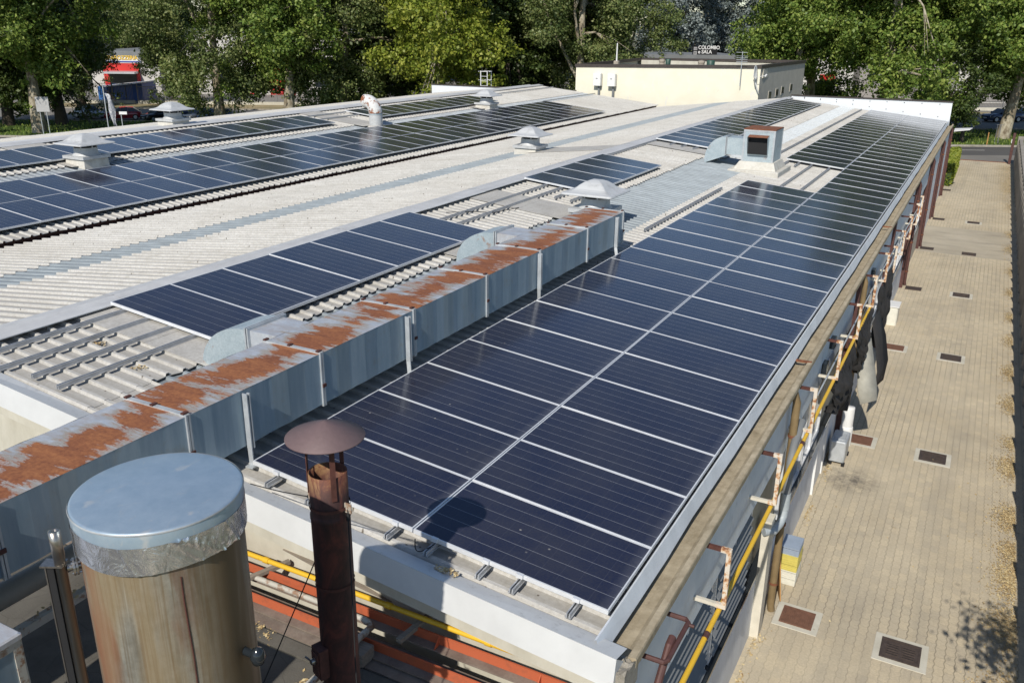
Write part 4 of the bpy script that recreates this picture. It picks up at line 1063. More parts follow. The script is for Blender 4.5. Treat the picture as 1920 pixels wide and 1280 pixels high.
# ------------------------------------------------------------------ big zinc flue cylinder
tx, ty, tz = -1.41, -2.79, 2.065; R = .409
t = thing('flue_cylinder', (tx, ty, LZ), 'fat rust stained zinc flue cylinder with flat blue grey lid and foil tape', 'flue')
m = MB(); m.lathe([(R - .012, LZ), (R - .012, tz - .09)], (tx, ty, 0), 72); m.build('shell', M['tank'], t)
m = MB(); pts = [(tx + (R - .010) * cos(a), ty + (R - .010) * sin(a), z_) for a, z_ in [(radians(-30) + .012 * sin(k * .9), LZ + (tz - .28 - LZ) * k / 20) for k in range(21)]]
m.tube(pts, .0045, 6); m.build('seam', M['dark_rust'], t)
m = MB(); m.lathe([(0.0, 0), (R - .01, 0), (R + .003, -.004), (R + .006, -.012), (R + .004, -.115)], (tx, ty, tz), 72); lid = m.build('lid', M['lid'], t, fix=False)
m = MB(); m.lathe([(R + .007, -.004), (R + .010, -.010), (R + .007, -.016)], (tx, ty, tz), 72); m.build('rim', M['zinc_light'], lid)
# crumpled foil tape, two turns with a lifted end
m = MB(); n = 460; rows = 9
def tape(a0, a1, z0, z1, off, seed):
    r2 = random.Random(seed); ph = [r2.uniform(0, 6) for _ in range(6)]; gr = []
    for i in range(rows):
        row = []
        for k in range(n + 1):
            a = a0 + (a1 - a0) * k / n; f = i / (rows - 1)
            d = .002 * sin(a * 9 + f * 5 + ph[0]) * sin(a * 3 + ph[1]) + .0015 * sin(a * 23 - f * 9 + ph[2]) * max(0, sin(a * 2.1 + ph[3]))
            crease = sum(math.exp(-((a - radians(c0) - (f - .5) * sl) / .026) ** 2) * hh for c0, sl, hh in ((-14, .55, .013), (-6, .8, .010), (-24, .3, .007), (10, .2, .007), (-40, -.3, .004), (-62, .15, .004)))
            row.append((tx + (R + off + abs(d) * .6 + crease) * cos(a), ty + (R + off + abs(d) * .6 + crease) * sin(a), tz - z0 - (z1 - z0) * f + .006 * sin(a * 4 + ph[4])))
        gr.append(row)
    m.sheet(gr)
tape(radians(-118), radians(215), .075, .225, .006, 1)
tape(radians(-190), radians(-112), .095, .175, .008, 2); tape(radians(-200), radians(-113), .165, .255, .0095, 3)
m.build('foil_tape', M['foil'], t)
# sight glass tube at its side
d2 = Vector((-.80, -.60, 0)).normalized()
p0 = Vector((tx, ty, 0)) + d2 * (R + .20); sx, sy = -1.97, -2.66
sp = Vector((-1.67, -3.20, 0))
t2 = thing('level_gauge', (sp.x, sp.y, LZ), 'slim stainless level gauge tube standing beside the flue cylinder', 'gauge')
m = MB(); ztp = 1.97
m.lathe([(.026, LZ), (.026, ztp - .14), (.028, ztp - .14), (.028, ztp), (.012, ztp + .001), (.012, ztp - .02), (.001, ztp - .02)], (sp.x, sp.y, 0), 24); m.build('tube', M['steel'], t2)
m = MB(); bd = (RT * -1).normalized(); c0 = sp + bd * .046
m.obox((c0.x, c0.y, (ztp - .19 + LZ) / 2), bd * .018, FW * .018, Vector((0, 0, (ztp - .19 - LZ) / 2))); ch = m.build('indicator_channel', M['black'], t2)
m = MB()
m.obox((c0.x - .021 * RT.x, c0.y - .021 * RT.y, (ztp - .19 + LZ) / 2), bd * .003, FW * .022, Vector((0, 0, (ztp - .19 - LZ) / 2)))
m.obox((sp.x + bd.x * .03, sp.y + bd.y * .03, ztp - .185), bd * .055, FW * .035, Vector((0, 0, .005))); m.build('channel_edge', M['steel'], ch)
m = MB()
m.lathe([(.0335, -.008), (.0335, .008)], (sp.x, sp.y, zz), 20)
m.build('strap', M['steel'], t2)
to = (Vector((tx, ty, 0)) - sp).normalized(); zz = ztp - .22
m = MB(); a = Vector((sp.x, sp.y, zz)); m.tube([a + to * .026, a + to * .11], .017, 14)
m.tube([a + to * .052, a + to * .062], .045, 20, smooth=False); m.tube([a + to * .066, a + to * .076], .045, 20, smooth=False)
side = Vector((-to.y, to.x, 0))
for k in range(4):
    an = k * pi / 2 + .6; o_ = side * cos(an) * .036 + Vector((0, 0, sin(an) * .036)); m.tube([a + to * .045 + o_, a + to * .088 + o_], .007, 6, smooth=False)
m.build('flange_joint', M['steel'], t2)
# small grey valve on the far side of the cylinder
m = MB(); va = radians(12); vx, vy = tx + (R + .03) * cos(va), ty + (R + .03) * sin(va)
m.tube([(vx - .05, vy, 1.16), (vx + .03, vy, 1.16)], .022, 12); m.lathe([(.001, .06), (.03, .04), (.042, .0), (.03, -.04), (.001, -.06)], (vx + .05, vy, 1.16), 16)
m.build('side_valve', M['win_dark'], t)

# ------------------------------------------------------------------ things at the bottom left
m = MB(); gx = -4.38
m.tube([(gx, -4.2, -.06), (gx, -.62, -.06)], .105, 20); o = tag(m.build('flue_pipe', M['grey_pipe']), 'fat grey plastic pipe lying under the near end of the duct', 'pipe')
m = MB()
for y in (-1.35, -1.31, -2.6): m.tube([(gx, y, -.06), (gx, y + .02, -.06)], .110, 20)
m.build('pipe_joint', M['grey_pipe'], o)
t = thing('pipe_rack', (-4.2, -1.6, LZ), 'rust spotted steel frame beside the grey pipe behind the flue cylinder', 'steel frame')
m = MB(); m.box(-4.24, -4.16, -4.2, -.72, -.36, -.29); m.build('long_bar', M['scuffed'], t)
for y in (-.78, -2.3, -3.9):
    m = MB(); m.box(-4.24, -4.16, y - .04, y + .04, LZ, -.362); m.build('leg', M['scuffed'], t)
m = MB(); m.box(-4.7, -4.25, -.80, -.74, -.36, -.30); m.build('cross_bar', M['rust'], t)
# metal box with rusty lid in the corner of the view
t = thing('metal_cabinet', (-2.55, -3.35, LZ), 'grey blue sheet metal cabinet with a rusty white lid in the corner', 'cabinet')
X0, X1, YA, YB, ZT = -3.6, -2.18, -4.3, -3.20, 1.14
m = MB(); m.box(X0, X1, YA, YB, LZ, ZT); m.build('body', M['duct_side'], t)
m = MB(); m.bbox(X0 - .015, X1 + .015, YA, YB + .015, ZT + .002, ZT + .04, .01); m.build('lid', M['duct_rust'], t)
m = MB(); w = .045
m.box(X1 - w, X1 + .008, YB + .001, YB + .008, LZ, ZT); m.box(X1 + .001, X1 + .009, YB - w, YB, LZ, ZT); m.box(X1 + .001, X1 + .009, YA, YB - w, ZT - w, ZT)
m.build('corner_angle', M['scuffed'], t)
# drifts of dry leaves
def leaves(name, label, pts, n, spread, z, sz=.03, cat='leaves'):
    m = MB()
    for c in pts:
        for _ in range(n):
            r = abs(random.gauss(0, 1)); a = random.uniform(0, 2 * pi)
            x = c[0] + spread[0] * r * cos(a); y = c[1] + spread[1] * r * sin(a); zz = z + random.uniform(.003, .03) * max(.25, 1 - r * .4)
            q = sz * random.uniform(.5, 1.1); b = random.uniform(0, 2 * pi); t1 = Vector((cos(b), sin(b), random.uniform(-.4, .4))) * q; t2 = Vector((-sin(b), cos(b), random.uniform(-.5, .5))) * q * .6
            p = Vector((x, y, zz)); m.add([p - t1, p - t2, p + t1, p + t2], [(0, 1, 2, 3)])
    return tag(m.build(name, M['leaf_dry'], fix=False), label, cat, None, 'stuff')
leaves('fallen_leaves', 'dry brown leaves gathered on the dark lower roof', [(-2.82, -.85), (-2.95, -.8), (-2.1, -1.15), (-1.15, -.7)], 60, (.07, .06), LZ + .005, .022)
leaves('fallen_leaves', 'dry leaves scattered along the steel frame under the duct', [(-4.2, -1.0), (-4.2, -.8), (-4.22, -1.7)], 50, (.05, .12), -.285, .025)
pp = [P1(7.5, 1.75, -.1), P1(7.0, 1.8, -.1), P1(6.3, .9, -.1), P1(6.6, 1.8, -.1), P1(7.2, 1.05, -.1)]
m = MB()
for p in pp:
    for _ in range(22):
        b = random.uniform(0, 6.3); c_ = Vector((p[0] + random.gauss(0, .05), p[1] + random.gauss(0, .035), p[2] + random.uniform(-.03, .0)))
        t1 = Vector((cos(b), sin(b), random.uniform(-.4, .4))) * .024; t2 = Vector((-sin(b), cos(b), .2)) * .015; m.add([c_ - t1, c_ - t2, c_ + t1, c_ + t2], [(0, 1, 2, 3)])
c0 = Vector(P1(1.35, -.22, -.09))
for _ in range(60):
    b = random.uniform(0, 6.3); c_ = c0 + Vector((random.gauss(0, .06), random.gauss(0, .02), random.uniform(0, .02))); t1 = Vector((cos(b), sin(b), .3)) * .018; t2 = Vector((-sin(b), cos(b), .2)) * .01; m.add([c_ - t1, c_ - t2, c_ + t1, c_ + t2], [(0, 1, 2, 3)])
tag(m.build('fallen_leaves', M['leaf_dry'], fix=False), 'dry leaf scraps caught between roof ribs and rails', 'leaves', None, 'stuff')

# ------------------------------------------------------------------ alley wall fittings
def bracket(y, zt, zb, xo, label):
    m = MB(); w = .045
    m.box(xo - w, xo, y - w / 2, y + w / 2, zb + w, zt - w)                  # upright
    m.box(xo - .10, xo, y - w / 2, y + w / 2, zt - w, zt); m.box(xo - .10, xo, y - w / 2, y + w / 2, zb, zb + w)
    o = tag(m.build('wall_bracket', M['bracket']), label, 'bracket', 'peeling brackets on the alley wall')
    a = MB(); a.box(WX + .02, xo - .10, y - w / 2 + .003, y + w / 2 - .003, zt - w + .003, zt - .003); a.build('upper_arm', M['dark_rust'], o)
    a = MB(); a.box(WX + .02, xo - .10, y - w / 2 + .003, y + w / 2 - .003, zb + .003, zb + w - .003); a.build('lower_arm', M['cream_paint'], o)
bys = [1.84, 4.06, 6.3, 8.52, 10.75, 12.95, 15.1, 17.2, 19.2, 21.3, 23.5, 25.0]
for i, y in enumerate(bys):
    far = i >= 7
    bracket(y, -.335 if not far else -.62, -1.0 if not far else -1.28, .52, f'C shaped peeling rust and white bracket on the alley wall, {ordinal(i + 1)} from the front corner')
m = MB(); m.tube([(.455, .2, -1.03), (.455, 4, -1.04), (.455, 10.5, -1.02), (.455, 13.3, -1.02)], .026, 12)
o = tag(m.build('gas_pipe', M['yellow_pipe']), 'bright yellow gas pipe carried by brackets along the alley wall', 'pipe')
for y in (1.35, 5.9, 8.9, 11.8):
    m = MB(); m.tube([(.455, y, -1.032), (.455, y + .09, -1.032)], .031, 12); m.build('sleeve', M['brown_paint'], o)
m = MB(); m.tube([(.43, 13.4, -1.02), (.43, 27, -1.1)], .02, 8); tag(m.build('steel_conduit', M['zinc_light']), 'thin zinc conduit continuing beyond the yellow pipe on far brackets', 'pipe')
m = MB(); m.tube([(.36, 7.6, -.95), (.36, 16, -.9), (.36, 26, -1.15)], .014, 8); tag(m.build('steel_conduit', M['zinc_light']), 'thin grey cable conduit just behind the yellow pipe', 'pipe')
# bent brown steam pipes
m = MB(); m.tube([(WX + .03, .72, -.40), (.43, .72, -.40), (.46, .69, -.40), (.46, .16, -.40), (.44, .12, -.40), (WX + .03, .12, -.40)], .022, 10, smooth=False)
m.tube([(.46, .66, -.40), (.52, .66, -.40)], .016, 8)
tag(m.build('bent_pipe', M['brown_paint']), 'U shaped red brown pipe loop level with the gutter near the corner', 'pipe', 'bent brown pipes on the alley wall')
m = MB(); m.tube([(WX + .03, .02, -.66), (.36, .02, -.66), (.40, .06, -.66), (.41, .10, -.62), (.41, .34, -.40), (.41, .42, -.38)], .032, 12, smooth=False)
tag(m.build('bent_pipe', M['brown_paint']), 'thick red brown pipe elbow hanging below the pipe loop', 'pipe', 'bent brown pipes on the alley wall')
# grey plastic vent bend
M['pvc'] = simple('pale_pvc', (.36, .40, .42), .5, 0, .15, 8, 0)
t = thing('drain_pipe', (.36, 5.5, G), 'grey plastic vent pipe with a bulging bend beside the cream pillar', 'pipe')
m = MB(); m.tube([(.34, 6.5, -.95), (.36, 5.95, -1.05), (.37, 5.75, -1.2), (.37, 5.72, -1.75)], .055, 14); m.build('pipe', M['slate'], t)
m = MB(); m.tube([(.37, 5.72, -1.70), (.37, 5.72, -1.95)], .066, 14); m.build('reducer', M['pvc'], t)
m = MB(); m.tube([(.37, 5.72, -1.93), (.37, 5.70, -2.05), (.35, 5.62, -2.14), (.31, 5.42, -2.16), (.20, 5.32, -2.15)], .058, 14); m.build('bend', M['pvc'], t)
# stacked crates by the wall
t = thing('crate_stack', (.40, 7.0, G), 'yellow and white plastic crates stacked against the alley wall under a grey one', 'crates')
def crate(z0, z1, mat, inset=0):
    m = MB(); x0, x1, y0, y1 = .235 + inset, .50 - inset, 6.86 + inset, 7.24 - inset; w = .02
    m.box(x0, x1, y0, y1, z0, z0 + .015)
    for a in ((x0, x1, y0, y0 + w), (x0, x1, y1 - w, y1), (x0, x0 + w, y0 + w, y1 - w), (x1 - w, x1, y0 + w, y1 - w)):
        m.box(a[0], a[1], a[2], a[3], z0 + .016, z1 - .02)
    for k in range(4): m.box(x0 - .006, x1 + .006, y0 - .006, y1 + .006, z0 + .03 + (z1 - z0) * k / 4, z0 + .045 + (z1 - z0) * k / 4)
    m.box(x0 - .008, x1 + .008, y0 - .008, y1 + .008, z1 - .03, z1 - .012)
    return m.build('crate', M[mat], t)
crate(G + .005, G + .12, 'crate_white'); crate(G + .125, G + .24, 'crate_white'); crate(G + .245, G + .37, 'crate_yellow'); crate(G + .375, G + .53, 'crate_yellow'); crate(G + .535, G + .65, 'crate_lid')
m = MB(); m.bar((.33, 6.55, G), (.22, 6.68, G + .75), .5, .015, (1, .3, 0)); tag(m.build('leaning_board', M['ply']), 'plywood board leaning on the wall by the crates', 'board')
# air conditioning outdoor unit
t = thing('air_conditioner', (.42, 11.75, G), 'small grey air conditioner unit on the paving below the black net', 'air conditioner')
m = MB(); m.bbox(.24, .54, 11.45, 12.05, G + .06, G + .50, .02); m.build('casing', M['zinc_light'], t)
m = MB(); m.box(.29, .49, 11.55, 11.95, G + .502, G + .515); m.build('top_grille', M['zinc_light'], t)
m = MB(); m.box(.26, .32, 11.4, 11.5, G, G + .059); m.box(.5, .56, 11.4, 11.5, G, G + .059); m.box(.26, .32, 11.95, 12.05, G, G + .059); m.box(.5, .56, 11.95, 12.05, G, G + .059); m.build('foot', M['black'], t)
m = MB(); m.lathe([(.001, .42), (.12, .42), (.13, .40), (.13, .0)], (.40, 12.5, G), 20); m.lathe([(.001, .85), (.11, .85), (.115, .82), (.115, .421)], (.40, 12.5, G), 20)
tag(m.build('bucket', M['white_paint']), 'two white buckets stacked by the wall under the net', 'bucket')
m = MB(); m.bbox(.24, .52, 21.4, 22.0, G, G + .55, .03); o = tag(m.build('storage_tub', M['crate_white']), 'cream plastic tub on the paving near the far end of the net', 'tub')
m = MB(); m.box(.22, .54, 21.38, 22.02, G + .552, G + .585); m.build('lid', M['white_paint'], o)
# black shade nets
def net(y0, y1, top, bot, xo, label, seed, folds=7, bulge=.25, mat='net', thick=True):
    r2 = random.Random(seed); ny, nz = 90, 30; gr = []
    for i in range(nz + 1):
        f = i / nz; row = []
        for k in range(ny + 1):
            u = k / ny; y = y0(f) + (y1(f) - y0(f)) * u + .05 * sin(f * 8 + u * 9 + seed) * f
            zb_ = bot(u); z = top(u) + (zb_ - top(u)) * f
            x = xo + .05 * sin(u * folds * 2 * pi + seed + 1.4 * f) * (.3 + .9 * f) + bulge * sin(pi * f) * (.4 + .6 * sin(pi * u)) * .4 + .025 * sin(u * 37 + f * 9 + seed) + .022 * sin(f * 17 + u * 6 + seed * 2) * sin(u * 11) + .012 * sin(u * 71 - f * 23)
            row.append((x, y, z))
        gr.append(row)
    m = MB(); m.sheet(gr)
    o = m.build('shade_net', M[mat], fix=False)
    s = o.modifiers.new('thickness', 'SOLIDIFY'); s.thickness = .006
    return tag(o, label, 'net', 'black nets hanging on the alley wall')
net(lambda f: 8.3 + .1 * f, lambda f: 10.7 - .2 * f, lambda u: -1.05, lambda u: -1.55 - .75 * u, .46, 'rumpled black shade net hanging from the yellow pipe, nearest the camera', 1)
net(lambda f: 10.9 + .7 * f, lambda f: 12.9 - .5 * f, lambda u: -1.0, lambda u: -1.9 - .35 * u, .47, 'black shade net bunched in the middle of the yellow pipe run', 2, 5, .2)
net(lambda f: 14.6, lambda f: 17.4 - .5 * f, lambda u: -1.02 - .1 * u, lambda u: -2.35 - .3 * sin(u * 2.5), .46, 'longest black shade net stretched along the far brackets', 3, 9, .18)
m = MB(); m.sheet([[(.40, 12.3, -1.55), (.60, 12.5, -1.5)], [(.46, 12.1, -2.0), (.74, 12.35, -1.95)], [(.54, 11.95, -2.4), (.86, 12.2, -2.35)], [(.64, 11.85, -2.7), (.92, 12.0, -2.6)]])
o = m.build('canvas_flap', M['canvas'], fix=False); o.modifiers.new('thickness', 'SOLIDIFY').thickness = .01
tag(o, 'stiff pale canvas flap sticking out below the black nets', 'canvas')
m = MB(); m.sheet([[(.5, 13.5, -1.5), (.5, 14.6, -1.5)], [(.64, 13.45, -2.0), (.72, 14.6, -2.05)], [(.76, 13.3, -2.5), (.86, 14.4, -2.55)], [(.74, 13.1, -2.8), (.86, 13.9, -2.85)]])
o = m.build('canvas_flap', M['net'], fix=False); o.modifiers.new('thickness', 'SOLIDIFY').thickness = .01
tag(o, 'curling dark rubber sheet hanging beyond the pale canvas flap', 'canvas')

# ------------------------------------------------------------------ drain covers in the paving
def cover(x, y, w, l, rust, conc, label):
    t = thing('drain_cover', (x, y, G), label, 'drain cover', 'drain covers in the alley paving')
    if conc:
        m = MB(); m.bbox(x - w / 2 - .09, x + w / 2 + .09, y - l / 2 - .09, y + l / 2 + .09, G - .02, G + .006, .005); m.build('concrete_collar', M['cream_conc'], t)
    m = MB(); z0 = G + .007; fr_ = .03
    m.box(x - w / 2, x + w / 2, y - l / 2, y + l / 2, G - .02, z0 + .002)
    for a in ((x - w / 2, x + w / 2, y - l / 2, y - l / 2 + fr_), (x - w / 2, x + w / 2, y + l / 2 - fr_, y + l / 2), (x - w / 2, x - w / 2 + fr_, y - l / 2 + fr_, y + l / 2 - fr_), (x + w / 2 - fr_, x + w / 2, y - l / 2 + fr_, y + l / 2 - fr_)):
        m.box(a[0], a[1], a[2], a[3], z0 + .003, z0 + .014)
    m.build('frame', M['grate_rust' if rust and conc else 'grate'], t)
    m = MB()
    if rust:
        n = 14
        for k in range(n):
            xx = x - w / 2 + fr_ + .01 + (w - 2 * fr_ - .02) * k / (n - 1); m.box(xx - .008, xx + .008, y - l / 2 + fr_ + .004, y + l / 2 - fr_ - .004, z0 + .003, z0 + .012)
    else:
        for r_ in (-1, 1):
            for k in range(6):
                yy = y + (k - 2.5) * (l - .14) / 6; m.box(x + r_ * w * .2 - w * .16, x + r_ * w * .2 + w * .16, yy - .012, yy + .012, z0 + .0025, z0 + .011)
    m.build('bars', M['grate_rust' if rust and conc else 'grate'], t)
    if not rust:
        m = MB()
        for r_ in (-1, 1):
            for k in range(5):
                yy = y + (k - 2) * (l - .14) / 6; m.box(x + r_ * w * .2 - w * .15, x + r_ * w * .2 + w * .15, yy - .006, yy + .006, z0 + .0022, z0 + .0035)
        m.build('slots', M['black'], t)
cover(.70, 6.1, .46, .42, True, True, 'rusty brown ribbed drain cover beside the cream pillar')
cover(2.12, 6.03, .52, .46, False, True, 'dark cast iron drain cover nearest the camera, out in the paving')
cover(2.09, 12.72, .5, .46, False, True, 'dark iron drain cover in mid paving, second along the alley')
cover(.66, 12.85, .5, .42, True, True, 'rusty brown drain cover in pale collar next to the air conditioner')
cover(2.10, 19.27, .5, .46, False, True, 'dark iron drain cover in mid paving, third along the alley')
cover(.68, 19.39, .5, .42, True, True, 'brown drain cover just beyond the hanging nets')
cover(2.08, 25.88, .5, .46, False, True, 'dark iron drain cover in mid paving, fourth along the alley')
cover(.62, 25.96, .5, .42, True, False, 'brown drain cover at the foot of the first brown downpipe')
cover(2.09, 32.3, .5, .46, False, False, 'dark drain cover on the near edge of the stained concrete apron')
cover(.57, 32.5, .5, .42, True, False, 'brown drain cover where the stained concrete apron meets the wall')
cover(2.05, 38.99, .5, .46, False, True, 'dark drain cover just past the stained concrete apron')
cover(.60, 39.09, .5, .42, True, False, 'brown drain cover by the wall past the stained concrete apron')
cover(.42, 47.9, .5, .42, True, False, 'last brown drain cover in front of the clipped hedge')

# ------------------------------------------------------------------ ribbed concrete fence along the alley
t = thing('concrete_fence', (3.75, 25, G), 'ribbed precast concrete fence closing the right side of the alley', 'fence')
m = MB(); m.box(3.89, 3.97, -6, 60.8, G - .02, G + 1.62); m.build('panels', M['fence_conc'], t)
m = MB(); y = -6.0
while y < 60.8:
    m.prism([(3.888, y, 0), (3.73, y + .16, 0), (3.73, y + .24, 0), (3.888, y + .27, 0)], (0, 0, G - .01), (0, 0, G + 1.6)); y += 1.32
o = m.build('ribs', M['fence_conc'], t); o['kind'] = 'stuff'
m = MB(); m.box(3.80, 4.0, -6, 60.8, G + 1.622, G + 1.68); m.build('coping', M['fence_conc'], t)
m = MB(); m.bbox(3.40, 3.56, 61.0, 61.2, G, G + 2.0, .01); o = tag(m.build('gate_post', M['brown_paint']), 'red brown gate post at the far end of the concrete fence', 'gate post')
m = MB(); m.box(3.36, 3.40, 61.05, 61.15, G + 1.35, G + 1.6); m.build('lock_box', M['white_paint'], o)
m = MB(); m.bbox(3.72, 4.05, 60.9, 61.3, G, G + 1.8, .02); tag(m.build('concrete_pier', M['fence_conc']), 'concrete pier ending the ribbed fence next to the gate post', 'pier')
# leaf litter along the fence
m = MB()
for cy_, n0, sx_, sy_ in ((5.6, 420, .20, .35), (7.3, 420, .17, .30), (8.7, 420, .15, .34), (9.6, 200, .12, .2), (10.8, 360, .14, .26), (13.0, 320, .14, .3), (14.2, 140, .1, .2), (16.5, 240, .12, .3), (18.8, 240, .12, .35), (21.5, 160, .12, .35), (24, 160, .1, .3), (27, 140, .1, .3), (30, 120, .1, .4), (34, 200, .14, .5), (37, 160, .12, .5), (44, 200, .18, .8), (50, 700, .28, 2.2), (55, 700, .35, 2.6), (58.5, 300, .4, 1.2)):
    for _ in range(int(n0 * 3.2)):
        x = 3.56 + abs(random.gauss(0, sx_)) * -1.15; y = cy_ + random.gauss(0, sy_)
        q_ = random.uniform(.010, .022); b = random.uniform(0, 6.3); t1 = Vector((cos(b), sin(b), random.uniform(-.3, .3))) * q_; t2 = Vector((-sin(b), cos(b), random.uniform(-.4, .4))) * q_ * .6
        p = Vector((x, y, G + random.uniform(.006, .02))); m.add([p - t1, p - t2, p + t1, p + t2], [(0, 1, 2, 3)])
for _ in range(900):
    x = random.uniform(.3, 3.5); x = x if random.random() < .35 else 3.65 - abs(random.gauss(0, .3)); y = random.uniform(3, 58)
    q_ = random.uniform(.010, .024); b = random.uniform(0, 6.3); t1 = Vector((cos(b), sin(b), .2)) * q_; t2 = Vector((-sin(b), cos(b), -.2)) * q_ * .6
    p = Vector((x, y, G + .012)); m.add([p - t1, p - t2, p + t1, p + t2], [(0, 1, 2, 3)])
for y in (3.6, 4.2, 5.3, 11.2, 9.2):
    for _ in range(60):
        x = .24 + abs(random.gauss(0, .05)); yy = y + random.gauss(0, .2); q_ = random.uniform(.012, .026); b = random.uniform(0, 6.3); t1 = Vector((cos(b), sin(b), .2)) * q_; t2 = Vector((-sin(b), cos(b), -.2)) * q_ * .6
        p = Vector((x, yy, G + .012)); m.add([p - t1, p - t2, p + t1, p + t2], [(0, 1, 2, 3)])
tag(m.build('fallen_leaves', M['leaf_dry'], fix=False), 'dry yellow leaves drifted along the foot of the ribbed fence', 'leaves', None, 'stuff')
# ------------------------------------------------------------------ yellow rooftop building behind the roof
t = thing('yellow_building', (-15.5, 52, G), 'pale yellow flat roofed building with dark brown eaves trim beyond the white roof', 'building')
A, B, Cc, D = (-21.45, 46.7), (-10.05, 46.9), (-9.6, 57.5), (-21.3, 57.5)
zA, zB, zC, zD = 1.98, 2.20, 2.22, 2.1
m = MB(); cor = [(A, zA), (B, zB), (Cc, zC), (D, zD)]
m.add([(p[0], p[1], G) for p, z_ in cor] + [(p[0], p[1], z_) for p, z_ in cor], [(0, 1, 5, 4), (3, 0, 4, 7), (2, 3, 7, 6)])
m.build('wall', M['yellow'], t)
m = MB(); m.add([(B[0], B[1], G), (Cc[0], Cc[1], G), (Cc[0], Cc[1], zC), (B[0], B[1], zB)], [(0, 1, 2, 3)]); m.build('wall', M['grey_render'], t)
m = MB(); m.add([(-21.2, 47, 1.65), (-10.2, 47, 1.65), (-9.9, 57.2, 1.65), (-21.1, 57.2, 1.65)], [(0, 1, 2, 3)]); m.build('roof', M['bitumen'], t)
# parapet upstand seen from inside plus brown trim
m = MB()
ring = cor + [cor[0]]
for (p, za), (q_, zb_) in zip(ring[:-1], ring[1:]):
    d = Vector((q_[0] - p[0], q_[1] - p[1], 0)).normalized(); nrm = Vector((-d.y, d.x, 0))
    a, b = Vector((p[0], p[1], 0)) - d * .05, Vector((q_[0], q_[1], 0)) + d * .05
    m.hexa([a - nrm * .06 + Vector((0, 0, za - .0)), b - nrm * .06 + Vector((0, 0, zb_)), b + nrm * .28 + Vector((0, 0, zb_)), a + nrm * .28 + Vector((0, 0, za)), a - nrm * .06 + Vector((0, 0, za + .17)), b - nrm * .06 + Vector((0, 0, zb_ + .17)), b + nrm * .28 + Vector((0, 0, zb_ + .17)), a + nrm * .28 + Vector((0, 0, za + .17))])
m.build('eaves_trim', M['brown_trim'], t)
m = MB(); m.box(-21.0, -10.3, 57.12, 57.2, 1.655, 2.14); m.box(-10.05, -9.97, 47.3, 57.1, 1.655, 2.16); m.build('parapet', M['cream_conc'], t)
for k, (y, z_) in enumerate(((49.0, .35), (50.6, .42), (51.9, .48), (54.0, .55))):
    f = MB(); xx = B[0] + (Cc[0] - B[0]) * (y - B[1]) / (Cc[1] - B[1])
    f.box(xx + .002, xx + .03, y, y + .75, z_, z_ + .5); w_ = f.build('window', M['grey_render'], t)
    f = MB(); f.box(xx + .031, xx + .04, y + .06, y + .69, z_ + .06, z_ + .44); f.build('pane', M['win_dark'], w_)
# two electric cabinets on the yellow wall
for x, lab in ((-19.9, 'white electric cabinet on the yellow wall, nearer its left corner'), (-18.95, 'white electric cabinet on the yellow wall, the right one of the pair')):
    e = thing('electric_cabinet', (x, 46.65, .5), lab, 'cabinet', 'electric cabinets on the yellow wall')
    m = MB(); m.bbox(x - .26, x + .26, 46.38, 46.69, .92, 1.66, .025); m.build('case', M['white_paint'], e)
    m = MB(); m.box(x - .04, x + .06, 46.372, 46.379, 1.33, 1.37); m.build('badge', M['sign_black'], e)
    m = MB(); m.box(x + .02, x + .14, 46.58, 46.69, -.2, .918); m.build('conduit', M['slate'], e)
# roof pots, pole, aerials, dish
def pot(x, y, lab, mat, r, h, z0=1.65, rings=0):
    m = MB()
    if rings:
        for k in range(rings): m.lathe([(r * .85, h * k / rings), (r, h * (k + .45) / rings), (r, h * (k + .6) / rings), (r * .82, h * (k + .98) / rings)], (x, y, z0), 18)
        m.lathe([(r * .9, h), (.001, h + .04)], (x, y, z0), 18)
    else: m.lathe([(r * .85, 0), (r, h * .5), (r * 1.05, h), (r * .9, h + .02), (.001, h + .02)], (x, y, z0), 18)
    return tag(m.build('roof_pot', M[mat]), lab, 'roof pot', 'pots on the yellow building roof')
pot(-17.0, 50.0, 'grey ringed chimney pot on the yellow building, left of the pair of green pots', 'terracotta', .2, .8, rings=4)
pot(-16.6, 50.0, 'dark green pot on the yellow building, beside the left ringed pot', 'green_pot', .16, .82)
pot(-14.45, 50.0, 'grey ringed chimney pot on the yellow building behind the black sign', 'terracotta', .22, .78, rings=4)
pot(-13.86, 50.0, 'wide dark green pot on the yellow building under the black sign', 'green_pot', .24, .80)
m = MB(); m.bbox(-19.58, -19.25, 48.2, 48.5, 1.65, 2.35, .04); o = tag(m.build('chimney_stub', M['terracotta']), 'small concrete chimney stub with thin white pole on the yellow building', 'chimney')
m = MB(); m.tube([(-19.42, 48.35, 2.35), (-19.42, 48.35, 3.4)], [.055, .035], 8); m.build('pole', M['white_paint'], o)
t2 = thing('tv_aerial', (-11.15, 46.75, 1.4), 'rooftop television aerial with many rungs near the right end of the yellow wall', 'aerial')
m = MB(); m.tube([(-11.1, 46.62, 1.2), (-11.1, 46.62, 3.1)], .022, 8); m.build('mast', M['zinc_light'], t2)
m = MB(); m.tube([(-11.1, 46.3, 2.7), (-11.1, 47.3, 2.7)], .014, 6)
for k in range(5): m.tube([(-11.42, 46.62, 2.45 + k * .1), (-10.78, 46.62, 2.45 + k * .1)], .012, 6)
m.tube([(-11.4, 46.4, 3.05), (-10.75, 46.4, 3.05)], .012, 6); m.build('rungs', M['zinc_light'], t2)
t2 = thing('satellite_dish', (-10.35, 46.6, 1.4), 'white satellite dish on a bracket at the corner of the yellow building', 'dish')
m = MB(); vs = MB(); vs.lathe([(.001, 0), (.2, .015), (.38, .06), (.5, .11)], n=24)
